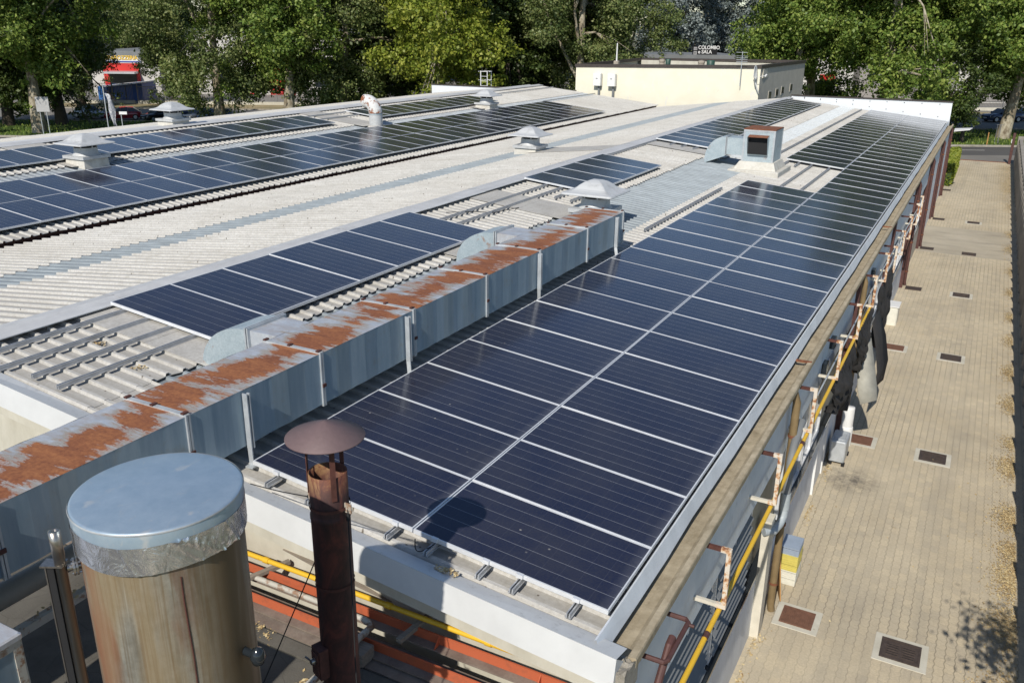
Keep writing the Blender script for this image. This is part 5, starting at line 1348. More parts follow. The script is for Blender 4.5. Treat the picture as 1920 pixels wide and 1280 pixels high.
mt = Matrix.Translation((-10.3, 46.45, 1.95)) @ Matrix.Rotation(radians(0), 4, 'Z') @ Matrix.Rotation(radians(84), 4, 'Y') @ Matrix.Scale(.85, 4)
vs.v = [tuple(mt @ Vector(p)) for p in vs.v]; o = vs.build('dish', M['white_paint'], t2); o.modifiers.new('thickness', 'SOLIDIFY').thickness = .015
m = MB(); m.tube([(-10.35, 46.5, 1.9), (-10.15, 46.5, 1.35), (-10.02, 46.7, .9)], .03, 8); m.tube([(-10.3, 46.45, 1.7), (-9.6, 46.3, 1.85)], .015, 6); m.tube([(-9.63, 46.3, 1.80), (-9.55, 46.3, 1.92)], .05, 8); m.build('arm', M['white_paint'], t2)
# caged ladder on the white parapet
t2 = thing('caged_ladder', (-28, 47, 0), 'white caged ladder top sticking up behind the left white parapet', 'ladder')
m = MB(); lx = -28.3
for dx in (0, .5): m.tube([(lx + dx, 46.6, G), (lx + dx, 46.6, 1.55)], .03, 6)
for k in range(18): m.tube([(lx, 46.6, -3.6 + k * .3), (lx + .5, 46.6, -3.6 + k * .3)], .016, 6)
m.build('rails', M['white_paint'], t2)
m = MB()
for z_ in (.35, .95, 1.5):
    m.tube([(lx + .25 - .42 * cos(a), 46.6 + .75 * sin(a), z_) for a in [pi * k / 8 for k in range(9)]], .02, 6)
for k in range(1, 8, 2):
    a = pi * k / 8; m.tube([(lx + .25 - .42 * cos(a), 46.6 + .75 * sin(a), .2), (lx + .25 - .42 * cos(a), 46.6 + .75 * sin(a), 1.5)], .018, 6)
m.build('cage', M['white_paint'], t2)
# white awning tip past the roof corner
m = MB(); m.prism([(.36, 46.3, -.62), (1.1, 46.3, -.50), (1.2, 46.9, -.46), (.36, 47.2, -.56)], (0, 0, 0), (0, 0, .03)); tag(m.build('awning', M['white_paint']), 'white awning tip sticking out past the far roof corner', 'awning')

# ------------------------------------------------------------------ foliage
LEAF = {}
def leaf_cloud(seed, lobes, n, size, droop=.3):
    """n small folded leaves scattered through a set of lobes (x, y, z, r)"""
    r = np.random.default_rng(seed); L = np.array(lobes); w = L[:, 3] ** 2; w = w / w.sum()
    # lobes are broken into many small sprays, so that light and dark gaps run right through the crown
    ns = max(40, n // 62); li = r.choice(len(L), ns, p=w)
    d0 = r.normal(size=(ns, 3)); d0 /= np.linalg.norm(d0, axis=1)[:, None]
    sc_ = L[li, :3] + d0 * ((r.random(ns) ** .42) * 1.12 * L[li, 3])[:, None] * np.array([1, 1, .9])
    sr = (.16 + .34 * r.random(ns) ** 1.5) * (.55 + .3 * L[li, 3]) * 1.25
    idx = r.choice(ns, n, p=sr ** 2 / (sr ** 2).sum())
    g = r.normal(size=(n, 3)) * np.array([1, 1, .7])
    c = sc_[idx] + g * (sr[idx] * .75)[:, None]
    d = g / np.linalg.norm(g, axis=1)[:, None] * .5 + d0[idx] * .6
    nrm = d * .7 + r.normal(size=(n, 3)) * .65 + np.array([0, 0, .45]); nrm /= np.linalg.norm(nrm, axis=1)[:, None]
    a = np.cross(nrm, r.normal(size=(n, 3))); a /= np.linalg.norm(a, axis=1)[:, None]
    b = np.cross(nrm, a); s = size * (.4 + .95 * r.random(n))[:, None]
    up = nrm * s * .18
    v = np.stack([c - a * s * .62, c - b * s * .42 + up, c + a * s * .62, c + b * s * .42 + up], 1).reshape(-1, 3)
    return v
def quad_mesh(name, v, mat):
    n = len(v) // 4; me = bpy.data.meshes.new(name)
    me.vertices.add(len(v)); me.vertices.foreach_set('co', v.astype(np.float32).ravel())
    me.loops.add(4 * n); me.loops.foreach_set('vertex_index', np.arange(4 * n, dtype=np.int32))
    me.polygons.add(n); me.polygons.foreach_set('loop_start', np.arange(0, 4 * n, 4, dtype=np.int32)); me.polygons.foreach_set('loop_total', np.full(n, 4, dtype=np.int32))
    me.materials.append(M[mat]); me.update(calc_edges=True); return me
def crown_lobes(seed, rx, ry, z0, z1, n, rmin, rmax, bias=0):
    r = random.Random(seed); out = []; h = (z1 - z0) / 2; zc = (z0 + z1) / 2
    while len(out) < n:
        x, y, z_ = r.uniform(-1, 1), r.uniform(-1, 1), r.uniform(-1, 1); q_ = sqrt(x * x + y * y + z_ * z_)
        if q_ > 1 or q_ < .42: continue
        taper = 1 - .25 * max(0, z_)
        out.append((x * rx * taper, y * ry * taper, zc + z_ * h, r.uniform(rmin, rmax)))
    for k in range(n // 2):
        a = r.uniform(0, 2 * pi); f = r.uniform(.7, 1.08); out.append((rx * f * cos(a), ry * f * sin(a), z0 + h * r.uniform(-.12, .75), rmin * r.uniform(.55, .95)))
    for k in range(n // 4): out.append((r.uniform(-.4, .4) * rx, r.uniform(-.4, .4) * ry, zc + r.uniform(-.7, .5) * h, rmax))
    return out
def trunk_mesh(seed, h, r0, lean, lobes, mat, nl=7):
    r = random.Random(seed); m = MB(); pts = []; n = 7
    for k in range(n + 1):
        f = k / n; pts.append((lean[0] * f + .12 * sin(f * 5 + seed), lean[1] * f + .1 * sin(f * 4 + seed * 2), h * f))
    rad = [r0 * (1.35 if k == 0 else 1.06 if k == 1 else 1 - .62 * k / n) for k in range(n + 1)]
    m.tube(pts, rad, 12)
    for L in r.sample(lobes, min(nl, len(lobes))):
        k = r.randint(2, n - 1); a = Vector(pts[k]); b = Vector(L[:3]); mid = a.lerp(b, .5) + Vector((r.uniform(-.7, .7), r.uniform(-.7, .7), r.uniform(.1, 1.1)))
        q_ = rad[k] * .5; m.tube([a, a.lerp(mid, .55), mid, mid.lerp(b, .6), b], [q_, q_ * .8, q_ * .6, q_ * .38, q_ * .15], 7)
        for _ in range(2):
            e = b + Vector((r.uniform(-1, 1), r.uniform(-1, 1), r.uniform(-.8, .5))) * L[3] * .9; m.tube([mid, mid.lerp(e, .5) + Vector((0, 0, .2)), e], [q_ * .4, q_ * .25, q_ * .08], 5)
    return m.mesh('trunk', M[mat])
KIND = {}
def tree_kind(key, seed, H, rx, z0, n, leafmat, size, bark='bark', r0=.42, lean=(0, 0), lobes=26, rmin=1.1, rmax=2.0, ry=None):
    Lb = crown_lobes(seed, rx, ry or rx, z0, H, lobes, rmin, rmax)
    cr = quad_mesh('crown', leaf_cloud(seed, Lb, n, size), leafmat)
    tr = trunk_mesh(seed, H * .72, r0, lean, Lb, bark)
    KIND[key] = (cr, tr)
tree_kind('plane_a', 11, 17, 5.4, 2.2, 52000, 'leaf_plane', .20)
tree_kind('plane_b', 12, 18, 5.8, 2.0, 54000, 'leaf_plane', .20, lean=(.8, .3))
tree_kind('plane_c', 13, 17, 5.4, 1.7, 52000, 'leaf_olive', .185, lean=(-.5, 0))
tree_kind('plane_d', 23, 18, 5.4, 4.6, 50000, 'leaf_plane', .20, lean=(.3, .2))
tree_kind('bright', 14, 16, 5.0, 1.2, 50000, 'leaf_bright', .21, lobes=34)
tree_kind('olive', 15, 18, 5.4, 1.4, 56000, 'leaf_olive', .165, lobes=34, rmin=.8, rmax=1.6)
tree_kind('grey', 16, 17, 4.6, 2.8, 44000, 'leaf_grey', .185)
tree_kind('dark', 17, 15, 4.6, .3, 42000, 'leaf_dark', .22, bark='bark_dark')
tree_kind('cedar', 18, 19, 5.2, 1.0, 80000, 'leaf_cedar', .22, bark='bark_dark', lobes=44, rmin=.8, rmax=1.5)
tree_kind('small', 19, 7.5, 2.4, 1.0, 8000, 'leaf_dark', .17, bark='bark_dark', r0=.13, lobes=16, rmin=.5, rmax=1.0)
tree_kind('bush', 20, 4.2, 2.2, .2, 9000, 'leaf_plane', .18, bark='bark_dark', r0=.1, lobes=14, rmin=.6, rmax=1.1)
def tree(key, u, d, label, group=None, sc=1, rz=0, zs=1, name='tree', z=G):
    p = ud(u, d, z)
    t = thing(name, p, label, 'tree', group, rz); t.scale = (sc, sc, sc * zs)
    for nm, me in (('trunk', KIND[key][1]), ('crown', KIND[key][0])):
        o = bpy.data.objects.new(nm, me); COL.objects.link(o); o.parent = t
    return t
_f = Vector((sin(YAW) * cos(PITCH), cos(YAW) * cos(PITCH), -sin(PITCH))); _r0 = Vector((cos(YAW), -sin(YAW), 0)); _u0 = _r0.cross(_f)
_r = _r0 * cos(ROLL) + _u0 * sin(ROLL); _u = -_r0 * sin(ROLL) + _u0 * cos(ROLL)
def sight(px, py, d):
    v = _f + _r * ((px - 960) / FPX) + _u * ((640 - py) / FPX); v = v * (d / v.dot(FW))
    return v.dot(RT), CAM.z + v.z
def upx(px, d, py=150): return sight(px, py, d)[0]
def TR(key, px, d, label, **k):
    if key not in ('bush', 'small'): k['zs'] = k.get('zs', 1) * 1.04
    return tree(key, upx(px, d), d, label, **k)
GT = 'big trees on the grass verge before the street'
TR('plane_a', 62, 70.0, 'big plane tree with pale bare trunk standing on the left lawn', group=GT, rz=.4, sc=1.05, name='plane_tree')
TR('dark', 104, 76, 'dark evergreen mass in shade behind the white signboard', group=GT, sc=.95, name='evergreen_tree')
TR('plane_b', -90, 72, 'big plane tree cut off by the left edge of the view', group=GT, rz=2.0, name='plane_tree')
TR('dark', 5, 75, 'dark evergreen at the left edge behind the plane trunk', group=GT, sc=.9, rz=1.5, name='evergreen_tree')
TR('dark', 150, 93, 'dark tree across the street hiding the left side of the red store', group='trees behind the stores', sc=.72, rz=.8, name='evergreen_tree')
TR('dark', 322, 98, 'dark tree across the street hiding the right side of the red store', group='trees behind the stores', sc=.72, rz=2.8, name='evergreen_tree')
TR('grey', 262, 133, 'greyish leafed tree behind the red and white store', group='trees behind the stores', sc=1.15, rz=1)
TR('plane_c', 408, 72.5, 'leafy plane tree whose low branches hang over the dark parked cars', group=GT, rz=2.2, zs=1, sc=.98, name='plane_tree')
TR('plane_b', 535, 71.5, 'plane tree with thick ivied trunk in front of the red wall panel', group=GT, rz=.9, name='plane_tree')
TR('plane_c', 645, 75, 'dusky plane tree behind the bent exhaust pipe', group=GT, rz=3.5, sc=.95, name='plane_tree')
TR('bright', 828, 68.5, 'bright yellow green tree left of the caged ladder', group=GT, rz=.3)
TR('dark', 930, 77, 'very dark tree between the bright green tree and the yellow building', group=GT, rz=2.6, sc=1.1, name='evergreen_tree')
TR('dark', 745, 79, 'dark tree filling the gap left of the bright green tree', group=GT, rz=4.1, sc=1.05, name='evergreen_tree')
TR('olive', 1090, 72, 'fine leaved olive green tree rising behind the electric cabinets', group=GT, rz=1.2)
TR('olive', 1168, 77, 'fine leaved olive green tree beside the blue grey cedar', group=GT, rz=3.1, sc=.92)
TR('dark', 1020, 80, 'dark tree behind the left end of the yellow building', group=GT, rz=5, sc=1.0, name='evergreen_tree')
TR('cedar', 1345, 128, 'second blue grey cedar, right of the black shop sign', group='trees behind the stores', sc=1.15, rz=2.2, name='cedar_tree')
TR('cedar', 1268, 118, 'blue grey cedar behind the black shop sign', group='trees behind the stores', sc=1.15, name='cedar_tree')
TR('plane_a', 1492, 77, 'green plane tree behind the television aerial', group=GT, rz=1.9, name='plane_tree')
TR('plane_d', 1520, 80, 'plane tree standing behind the right corner of the yellow building', group=GT, rz=4.4, sc=1.02, name='plane_tree')
TR('bush', 1560, 84, 'round dark bush before the red panel on the right', group='bushes by the street', sc=1.1, name='bush')
TR('plane_b', 1668, 72, 'largest plane tree with pale limbs behind the right white parapet', group=GT, rz=3.9, sc=1.06, name='plane_tree')
TR('plane_d', 1770, 79, 'plane tree set back between the largest plane and the leaning trunk', group=GT, rz=5.2, sc=.98, name='plane_tree')
TR('small', 1822, 69.5, 'thin young dark tree on the verge beyond the roof corner', group=GT, rz=.5, zs=.95)
TR('plane_b', 1902, 72.5, 'plane tree with mottled leaning trunk behind the gate post', group=GT, rz=.2, sc=1.0, name='plane_tree')
TR('plane_c', 2010, 74, 'plane tree cut off by the right edge of the view', group=GT, rz=1.1, name='plane_tree')
TR('bush', 640, 84, 'sunlit green bush at the street behind the bent exhaust pipe', group='bushes by the street', sc=.9, rz=1, name='bush')
TR('bush', 1740, 92, 'green bush by the far fence on the right', group='bushes by the street', sc=.9, rz=3, name='bush')
i = 0
for px in range(-260, 2260, 105):
    d = 138 + (i * 37 % 23); key = ('dark', 'plane_c', 'olive', 'dark', 'grey')[i % 5]
    if not 1150 < px < 1330:
        TR(key, px, d, 'tall tree in the closed green row far behind the stores', group='far row of trees behind the stores', sc=1.45 + .1 * (i % 3), rz=i * 1.3)
    i += 1
# a young tree standing beyond the fence: only its shadow falls on the paving
LY = crown_lobes(33, .75, .85, 2.5, 4.6, 14, .16, .34)
KIND['young'] = (quad_mesh('crown', leaf_cloud(33, LY, 1500, .085), 'leaf_plane'), trunk_mesh(33, 3.6, .05, (-.1, 0), LY, 'bark_dark', 12))
t = thing('tree', (4.12, 2.35, G), 'young tree beyond the ribbed fence throwing leafy shadow on the near paving', 'tree')
for nm, me in (('trunk', KIND['young'][1]), ('crown', KIND['young'][0])):
    o = bpy.data.objects.new(nm, me); COL.objects.link(o); o.parent = t
# clipped hedge by the far wall
t = thing('hedge', (.3, 53.5, G), 'clipped green box hedge along the far end of the alley wall', 'hedge')
r = np.random.default_rng(5); n = 9000
c = np.stack([r.uniform(.0, .62, n), r.uniform(49.3, 58, n), G + 1.25 * r.random(n) ** .7], 1)
nr = r.normal(size=(n, 3)) + np.array([.3, -.4, .6]); nr /= np.linalg.norm(nr, axis=1)[:, None]; a = np.cross(nr, r.normal(size=(n, 3))); a /= np.linalg.norm(a, axis=1)[:, None]; b = np.cross(nr, a); s_ = .085
vv = np.stack([c - a * s_, c - b * s_ * .6, c + a * s_, c + b * s_ * .6], 1).reshape(-1, 3) - np.array([.3, 53.5, G])
o = bpy.data.objects.new('foliage', quad_mesh('foliage', vv, 'leaf_bright')); COL.objects.link(o); o.parent = t
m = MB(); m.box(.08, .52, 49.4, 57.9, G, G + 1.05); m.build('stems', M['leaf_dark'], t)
# weeds on verge: tufts of grass
r = np.random.default_rng(8); n = 16000
uu = r.uniform(-60, 60, n); dd = r.uniform(67.4, 78.6, n); P = np.array([CAM.x, CAM.y, 0]) + uu[:, None] * np.array(RT) + dd[:, None] * np.array(FW); P[:, 2] = G + .02
hgt = r.uniform(.08, .22, n); wd = .05; dirn = r.normal(size=(n, 3)); dirn[:, 2] = 0; dirn /= np.linalg.norm(dirn, axis=1)[:, None]
tip = dirn[:, [1, 0, 2]] * .06; tip[:, 2] = hgt
vv = np.stack([P - dirn * wd, P + dirn * wd, P + dirn * wd * .3 + tip, P - dirn * wd * .3 + tip], 1).reshape(-1, 3)
o = bpy.data.objects.new('grass_tufts', quad_mesh('grass_tufts', vv, 'leaf_plane')); COL.objects.link(o); tag(o, 'short mown grass on the verge before the street', 'grass', None, 'stuff')

# ------------------------------------------------------------------ street: cars, signs, fence, stores
ANG = -atan2(RT.y, RT.x) * -1
def local(u, d):
    R_ = Matrix.Rotation(ANG, 4, 'Z'); return Matrix.Translation(ud(u, d, G)) @ R_
def car_proto(mat):
    t = thing('parked_car', (0, 0, 0), 'x', 'car', 'cars parked along the street')
    # side outline: x along the car, z up
    st = [(-1.95, .30, .62, .70), (-1.85, .22, .78, .78), (-1.2, .20, .84, .82), (-.75, .19, .90, .83), (0, .19, .92, .84), (.8, .19, .93, .84), (1.5, .2, .92, .82), (1.85, .24, .88, .77), (1.96, .34, .70, .70)]
    gr = []
    for x, zb_, zt_, w in st:
        gr.append([(x, -w * .93, zb_), (x, -w, (zb_ + zt_) * .48), (x, -w * .97, zt_ - .06), (x, -w * .86, zt_), (x, w * .86, zt_), (x, w * .97, zt_ - .06), (x, w, (zb_ + zt_) * .48), (x, w * .93, zb_), (x, -w * .93, zb_)])
    m = MB(); m.sheet(gr); m.add(gr[0][:8], [tuple(range(8))]); m.add(gr[-1][:8], [tuple(range(8))]); b = m.build('body', M[mat], t, world=False)
    cab = [(-.95, .88, .74), (-.30, 1.34, .60), (.35, 1.40, .60), (1.15, 1.33, .58), (1.75, .90, .70)]
    gr = [[(x, -w, zz), (x, w, zz)] for x, zz, w in cab]; m = MB(); m.sheet(gr[1:4], smooth=False); m.sheet([[(-.30, -.60, 1.34), (-.30, .60, 1.34)], [(-.33, -.6, 1.31), (-.33, .6, 1.31)]], smooth=False); m.build('cabin_roof', M[mat], t, world=False)
    m = MB(); m.sheet(gr[0:2], smooth=False); m.build('windscreen', M['win_dark'], t, world=False)
    m = MB(); m.sheet(gr[3:5], smooth=False); m.build('rear_window', M['win_dark'], t, world=False)
    for s_ in (-1, 1):
        m = MB(); m.add([(x, s_ * w, zz) for x, zz, w in cab], [(0, 1, 2, 3, 4)]); m.build('side_window', M['win_dark'], t, world=False)
        for x in (-.2, .55): 
            m = MB(); m.bar((x, s_ * .735, .90), (x + .05, s_ * .605, 1.35), .05, .012, (0, s_, 0)); m.build('window_pillar', M[mat], t, world=False)
        m = MB(); m.bbox(-.75, -.6, s_ * .84 - .09, s_ * .84 + .09, .90, 1.02, .02); m.build('mirror', M[mat], t, world=False)
        m = MB(); m.hexa([(-1.93, s_ * .62 - .12, .55), (-1.90, s_ * .62 + .10, .55), (-1.7, s_ * .62 + .12, .58), (-1.72, s_ * .62 - .12, .58), (-1.91, s_ * .62 - .12, .70), (-1.87, s_ * .62 + .10, .70), (-1.68, s_ * .62 + .12, .80), (-1.7, s_ * .62 - .12, .80)]); m.build('headlight', M['lamp'], t, world=False)
    for x in (-1.22, 1.28):
        for s_ in (-1, 1):
            m = MB(); m.tube([(x, s_ * .66, .31), (x, s_ * .85, .31)], .31, 20, smooth=False); w_ = m.build('wheel', M['tyre'], t, world=False)
            m = MB(); m.tube([(x, s_ * .852, .31), (x, s_ * .862, .31)], .19, 14, smooth=False); m.build('rim', M['rail'], w_, world=False)
    m = MB(); m.box(-1.975, -1.955, -.26, .26, .40, .50); m.build('number_plate', M['plate_white'], t, world=False)
    m = MB(); m.box(-1.97, -1.94, -.45, .45, .52, .60); m.build('grille', M['black'], t, world=False)
    return t
def car(mat, px, d, lab, rz, sc=.82, protos={}):
    loc = ud(upx(px, d, 215), d, G + .01)
    if mat not in protos:
        o = car_proto(mat); protos[mat] = o; o.location = loc; o.rotation_euler = (0, 0, rz); o.scale = (sc,) * 3; o['label'] = lab
        return o
    return dup(protos[mat], loc, lab, None, rz, sc)
F = ANG
car('car_red', 231, 80.6, 'dark red hatchback parked on the street behind the banner', F + .35, .80)
car('car_white', 168, 81.5, 'pale car half hidden by the dark evergreen on the left', F + 2.6, .78)
car('car_black', 298, 79.8, 'dark blue car parked under the low branches next to the red hatchback', F + .9, .78)
car('car_blue', 342, 82.0, 'blue car mostly hidden by the roof ventilator in front', F + .9, .76)
car('car_grey', 374, 79.8, 'grey blue car parked nose out beside the ventilator', F + 1.05, .82)
car('car_blue', 404, 79.6, 'dark blue car at the right end of the parked row', F + 1.0, .82)
car('car_blue', 1880, 86.5, 'dark blue car on the street left of the leaning trunk', F + .15, .92)
car('car_black', 1925, 88, 'dark car cut off by the right edge behind the leaning trunk', F + .1, .9)
def post(u, d, h, r=.035, mat='zinc_light', z=G):
    m = MB(); p = ud(u, d, z); m.tube([p, p + Vector((0, 0, h))], r, 8); return m
def obj_board(u, d, w, h, z0, mat, parent=None, name='board', thick=.05, rot=0):
    m = MB(); a = ud(u, d, z0); ax = (RT * cos(rot) + FW * sin(rot)); nx = Vector((-ax.y, ax.x, 0))
    m.obox(a + Vector((0, 0, h / 2)), ax * w / 2, nx * thick / 2, Vector((0, 0, h / 2))); return m.build(name, M[mat], parent)
u0 = upx(86, 68.5, 235)
t = thing('signboard', ud(u0, 68.5, G), 'blank white signboard on two posts beside the plane trunk', 'sign')
obj_board(u0, 68.5, 1.0, 1.1, G + 1.75, 'sign_grey', t)  # white board coloured grey for the shade it stands in
for k in (-.3, .2): post(u0 + k, 68.55, 1.8).build('post', M['zinc_light'], t)
u0 = upx(203, 66.6, 235)
t = thing('banner_flag', ud(u0, 66.6, G), 'tall pole with a torn white and grey banner on the verge', 'flag')
post(u0, 66.6, 3.9, .04).build('pole', M['zinc_light'], t)
m = MB(); gr = []
for i in range(11):
    f = i / 10; row = []
    for k in range(7):
        q_ = k / 6; w = .62 * (1 - .15 * f) + .12 * (f > .9); p = ud(u0 + .05 + .38 * f + .8 * w * q_ * (1 - .35 * f) + .05 * sin(f * 9 + q_ * 4), 66.6 + .12 * sin(q_ * 5 + f * 6), G + 3.3 - 2.35 * f - .12 * q_)
        row.append(p)
    gr.append(row)
m.sheet(gr); mm = NT('banner_cloth'); v = mm.coord('World'); n = mm.noise(mm.coord('World', (1, 1, 1.2)), 2.2, 4, .7); cc = mm.ramp(n, [(.42, (.62, .62, .63)), (.5, (.24, .26, .30)), (.62, (.55, .55, .57))]); mm.set(col=cc, rough=.8); M['banner'] = mm.mat
o = m.build('cloth', M['banner'], t, fix=False); o.modifiers.new('thickness', 'SOLIDIFY').thickness = .008
u0 = upx(230, 66.8, 235)
t = thing('street_sign', ud(u0, 66.8, G), 'small white sign plate on a thin post by the red hatchback', 'sign')
post(u0, 66.8, 1.95).build('post', M['zinc_light'], t); obj_board(u0 + .18, 66.75, .58, .20, G + 1.78, 'white_paint', t)
for px, lab in ((35, 'short grey bollard post by the road at the far left'), (52, 'thin grey stake by the road right of the short bollard')):
    m = post(upx(px, 61.5, 270), 61.5, .75, .05); tag(m.build('bollard', M['zinc_light']), lab, 'bollard')
m = post(upx(1857, 67.6, 235), 67.6, 1.0, .04, z=G); tag(m.build('stake', M['ply']), 'leaning wooden stake on the right grass verge', 'stake')
t = thing('tree_guard', ud(upx(1876, 69, 235), 69, G), 'three legged black tree guard on the right verge', 'tree guard')
for k in (-.14, .0, .15): post(upx(1876, 69, 235) + k, 69 + abs(k), 1.45, .02).build('leg', M['fence_metal'], t)
m = MB(); a = ud(upx(1876, 69, 235) - .3, 69, G + 1.42); b = ud(upx(1876, 69, 235) + .3, 69, G + 1.42); m.tube([a, b], .02, 6); m.build('bar', M['fence_metal'], t)
# street fences
def rail_fence(u0, u1, d, h, label, post_every=2.6):
    t = thing('metal_fence', ud((u0 + u1) / 2, d, G), label, 'fence', 'metal fences along the yards')
    b = MB(); k = u0
    while k < u1: p = ud(k, d, G + .35); b.bar(p, p + Vector((0, 0, h - .4)), .035, .02, RT); k += .16
    for z_ in (G + .4, G + h - .1): b.bar(ud(u0, d, z_), ud(u1, d, z_), .04, .05)
    b.build('pickets', M['fence_metal'], t)
    m = MB(); m.hexa([ud(u0, d - .12, G - .01), ud(u1, d - .12, G - .01), ud(u1, d + .12, G - .01), ud(u0, d + .12, G - .01), ud(u0, d - .12, G + .34), ud(u1, d - .12, G + .34), ud(u1, d + .12, G + .34), ud(u0, d + .12, G + .34)]); m.build('plinth', M['cream_conc'], t)
    k = u0
    while k <= u1:
        m = MB(); p = ud(k, d - .02, G + .34); m.bar(p, p + Vector((0, 0, h - .2)), .10, .10, RT); m.build('post', M['fence_metal'], t); k += post_every
rail_fence(-48.5, -41.0, 97, 2.2, 'grey picket fence in front of the blue shed')
rail_fence(-40.6, -22.0, 97, 1.9, 'grey picket fence behind the dark parked cars', 3)
rail_fence(46.0, 62.0, 99, 2.2, 'dark picket fence behind the blue car on the right')
def bld(name, u0, u1, d0, d1, h, mat, label, roof='slate', cat='building', rh=.35):
    t = thing(name, ud((u0 + u1) / 2, d0, G), label, cat)
    m = MB(); ps = [ud(u0, d0), ud(u1, d0), ud(u1, d1), ud(u0, d1)]
    m.add([(p.x, p.y, G) for p in ps] + [(p.x, p.y, G + h) for p in ps], [(0, 1, 5, 4), (1, 2, 6, 5), (2, 3, 7, 6), (3, 0, 4, 7)]); m.build('wall', M[mat], t)
    m = MB(); q_ = [ud(u0 - .2, d0 - .2), ud(u1 + .2, d0 - .2), ud(u1 + .2, d1), ud(u0 - .2, d1)]
    m.hexa([(p.x, p.y, G + h + .005) for p in q_] + [(p.x, p.y, G + h + rh) for p in q_]); m.build('roof', M[roof], t)
    return t
def text(s, u, d, z, size, mat, parent, thick=.03, name='lettering', sx=1):
    c = bpy.data.curves.new(name, 'FONT'); c.body = s; c.size = size; c.extrude = thick; c.align_x = 'LEFT'; c.align_y = 'BOTTOM'; c.offset = size * .018
    tmp = bpy.data.objects.new(name, c); COL.objects.link(tmp); bpy.context.view_layer.update()
    me = bpy.data.meshes.new_from_object(tmp.evaluated_get(bpy.context.evaluated_depsgraph_get())); bpy.data.objects.remove(tmp)
    R_ = Matrix.Translation(ud(u, d, z)) @ Matrix.Rotation(ANG, 4, 'Z') @ Matrix.Rotation(radians(90), 4, 'X') @ Matrix.Scale(sx, 4, (1, 0, 0))
    me.transform(Matrix.Translation(-root_loc(parent)) @ R_); me.materials.clear(); me.materials.append(M[mat])
    o = bpy.data.objects.new(name, me); COL.objects.link(o); o.parent = parent; return o
# red and white store on the left
D0 = 108.; k = D0 / FPX
ZP = 230
def UX(px, d=None): return sight(px, 140, d or D0)[0]
def ZY(py, d=None): return sight(ZP, py, d or D0)[1]
st = bld('store', UX(172), UX(300), D0, D0 + 18, ZY(108) - G, 'warehouse', 'white store with red front and yellow letters on a blue edged band', roof='slate', cat='store', rh=.75)
m = MB(); m.hexa([ud(UX(197), D0 - .02, G), ud(UX(263), D0 - .02, G), ud(UX(263), D0 - .3, G), ud(UX(197), D0 - .3, G)] + [ud(UX(197), D0 - .02, ZY(119)), ud(UX(263), D0 - .02, ZY(119)), ud(UX(263), D0 - .3, ZY(119)), ud(UX(197), D0 - .3, ZY(119))]); m.build('red_front', M['red_paint'], st)
m = MB(); m.hexa([ud(UX(207), D0 - .31, G), ud(UX(258), D0 - .31, G), ud(UX(258), D0 - .34, G), ud(UX(207), D0 - .34, G)] + [ud(UX(207), D0 - .31, ZY(138)), ud(UX(258), D0 - .31, ZY(138)), ud(UX(258), D0 - .34, ZY(138)), ud(UX(207), D0 - .34, ZY(138))]); m.build('dark_opening', M['win_dark'], st)
m = MB(); m.hexa([ud(UX(203), D0 - .35, ZY(137.5)), ud(UX(262), D0 - .35, ZY(137.5)), ud(UX(262), D0 - 1.5, ZY(137.5)), ud(UX(203), D0 - 1.5, ZY(137.5))] + [ud(UX(203), D0 - .35, ZY(133)), ud(UX(262), D0 - .35, ZY(133)), ud(UX(262), D0 - 1.5, ZY(134.5)), ud(UX(203), D0 - 1.5, ZY(134.5))]); m.build('canopy', M['rail'], st)
m = MB(); m.hexa([ud(UX(196), D0 - .02, ZY(118.5)), ud(UX(268), D0 - .02, ZY(118.5)), ud(UX(268), D0 - .2, ZY(118.5)), ud(UX(196), D0 - .2, ZY(118.5))] + [ud(UX(196), D0 - .02, ZY(105)), ud(UX(268), D0 - .02, ZY(105)), ud(UX(268), D0 - .2, ZY(105)), ud(UX(196), D0 - .2, ZY(105))]); sg = m.build('sign_band', M['white_paint'], st)
m = MB(); m.hexa([ud(UX(196), D0 - .205, ZY(117.2)), ud(UX(268), D0 - .205, ZY(117.2)), ud(UX(268), D0 - .23, ZY(117.2)), ud(UX(196), D0 - .23, ZY(117.2))] + [ud(UX(196), D0 - .205, ZY(114.6)), ud(UX(268), D0 - .205, ZY(114.6)), ud(UX(268), D0 - .23, ZY(114.6)), ud(UX(196), D0 - .23, ZY(114.6))]); m.build('blue_stripe', M['sign_blue'], sg)
text('CARROZZERIA', UX(201.5), D0 - .24, ZY(113.8), .62, 'sign_yellow', sg, sx=.95)
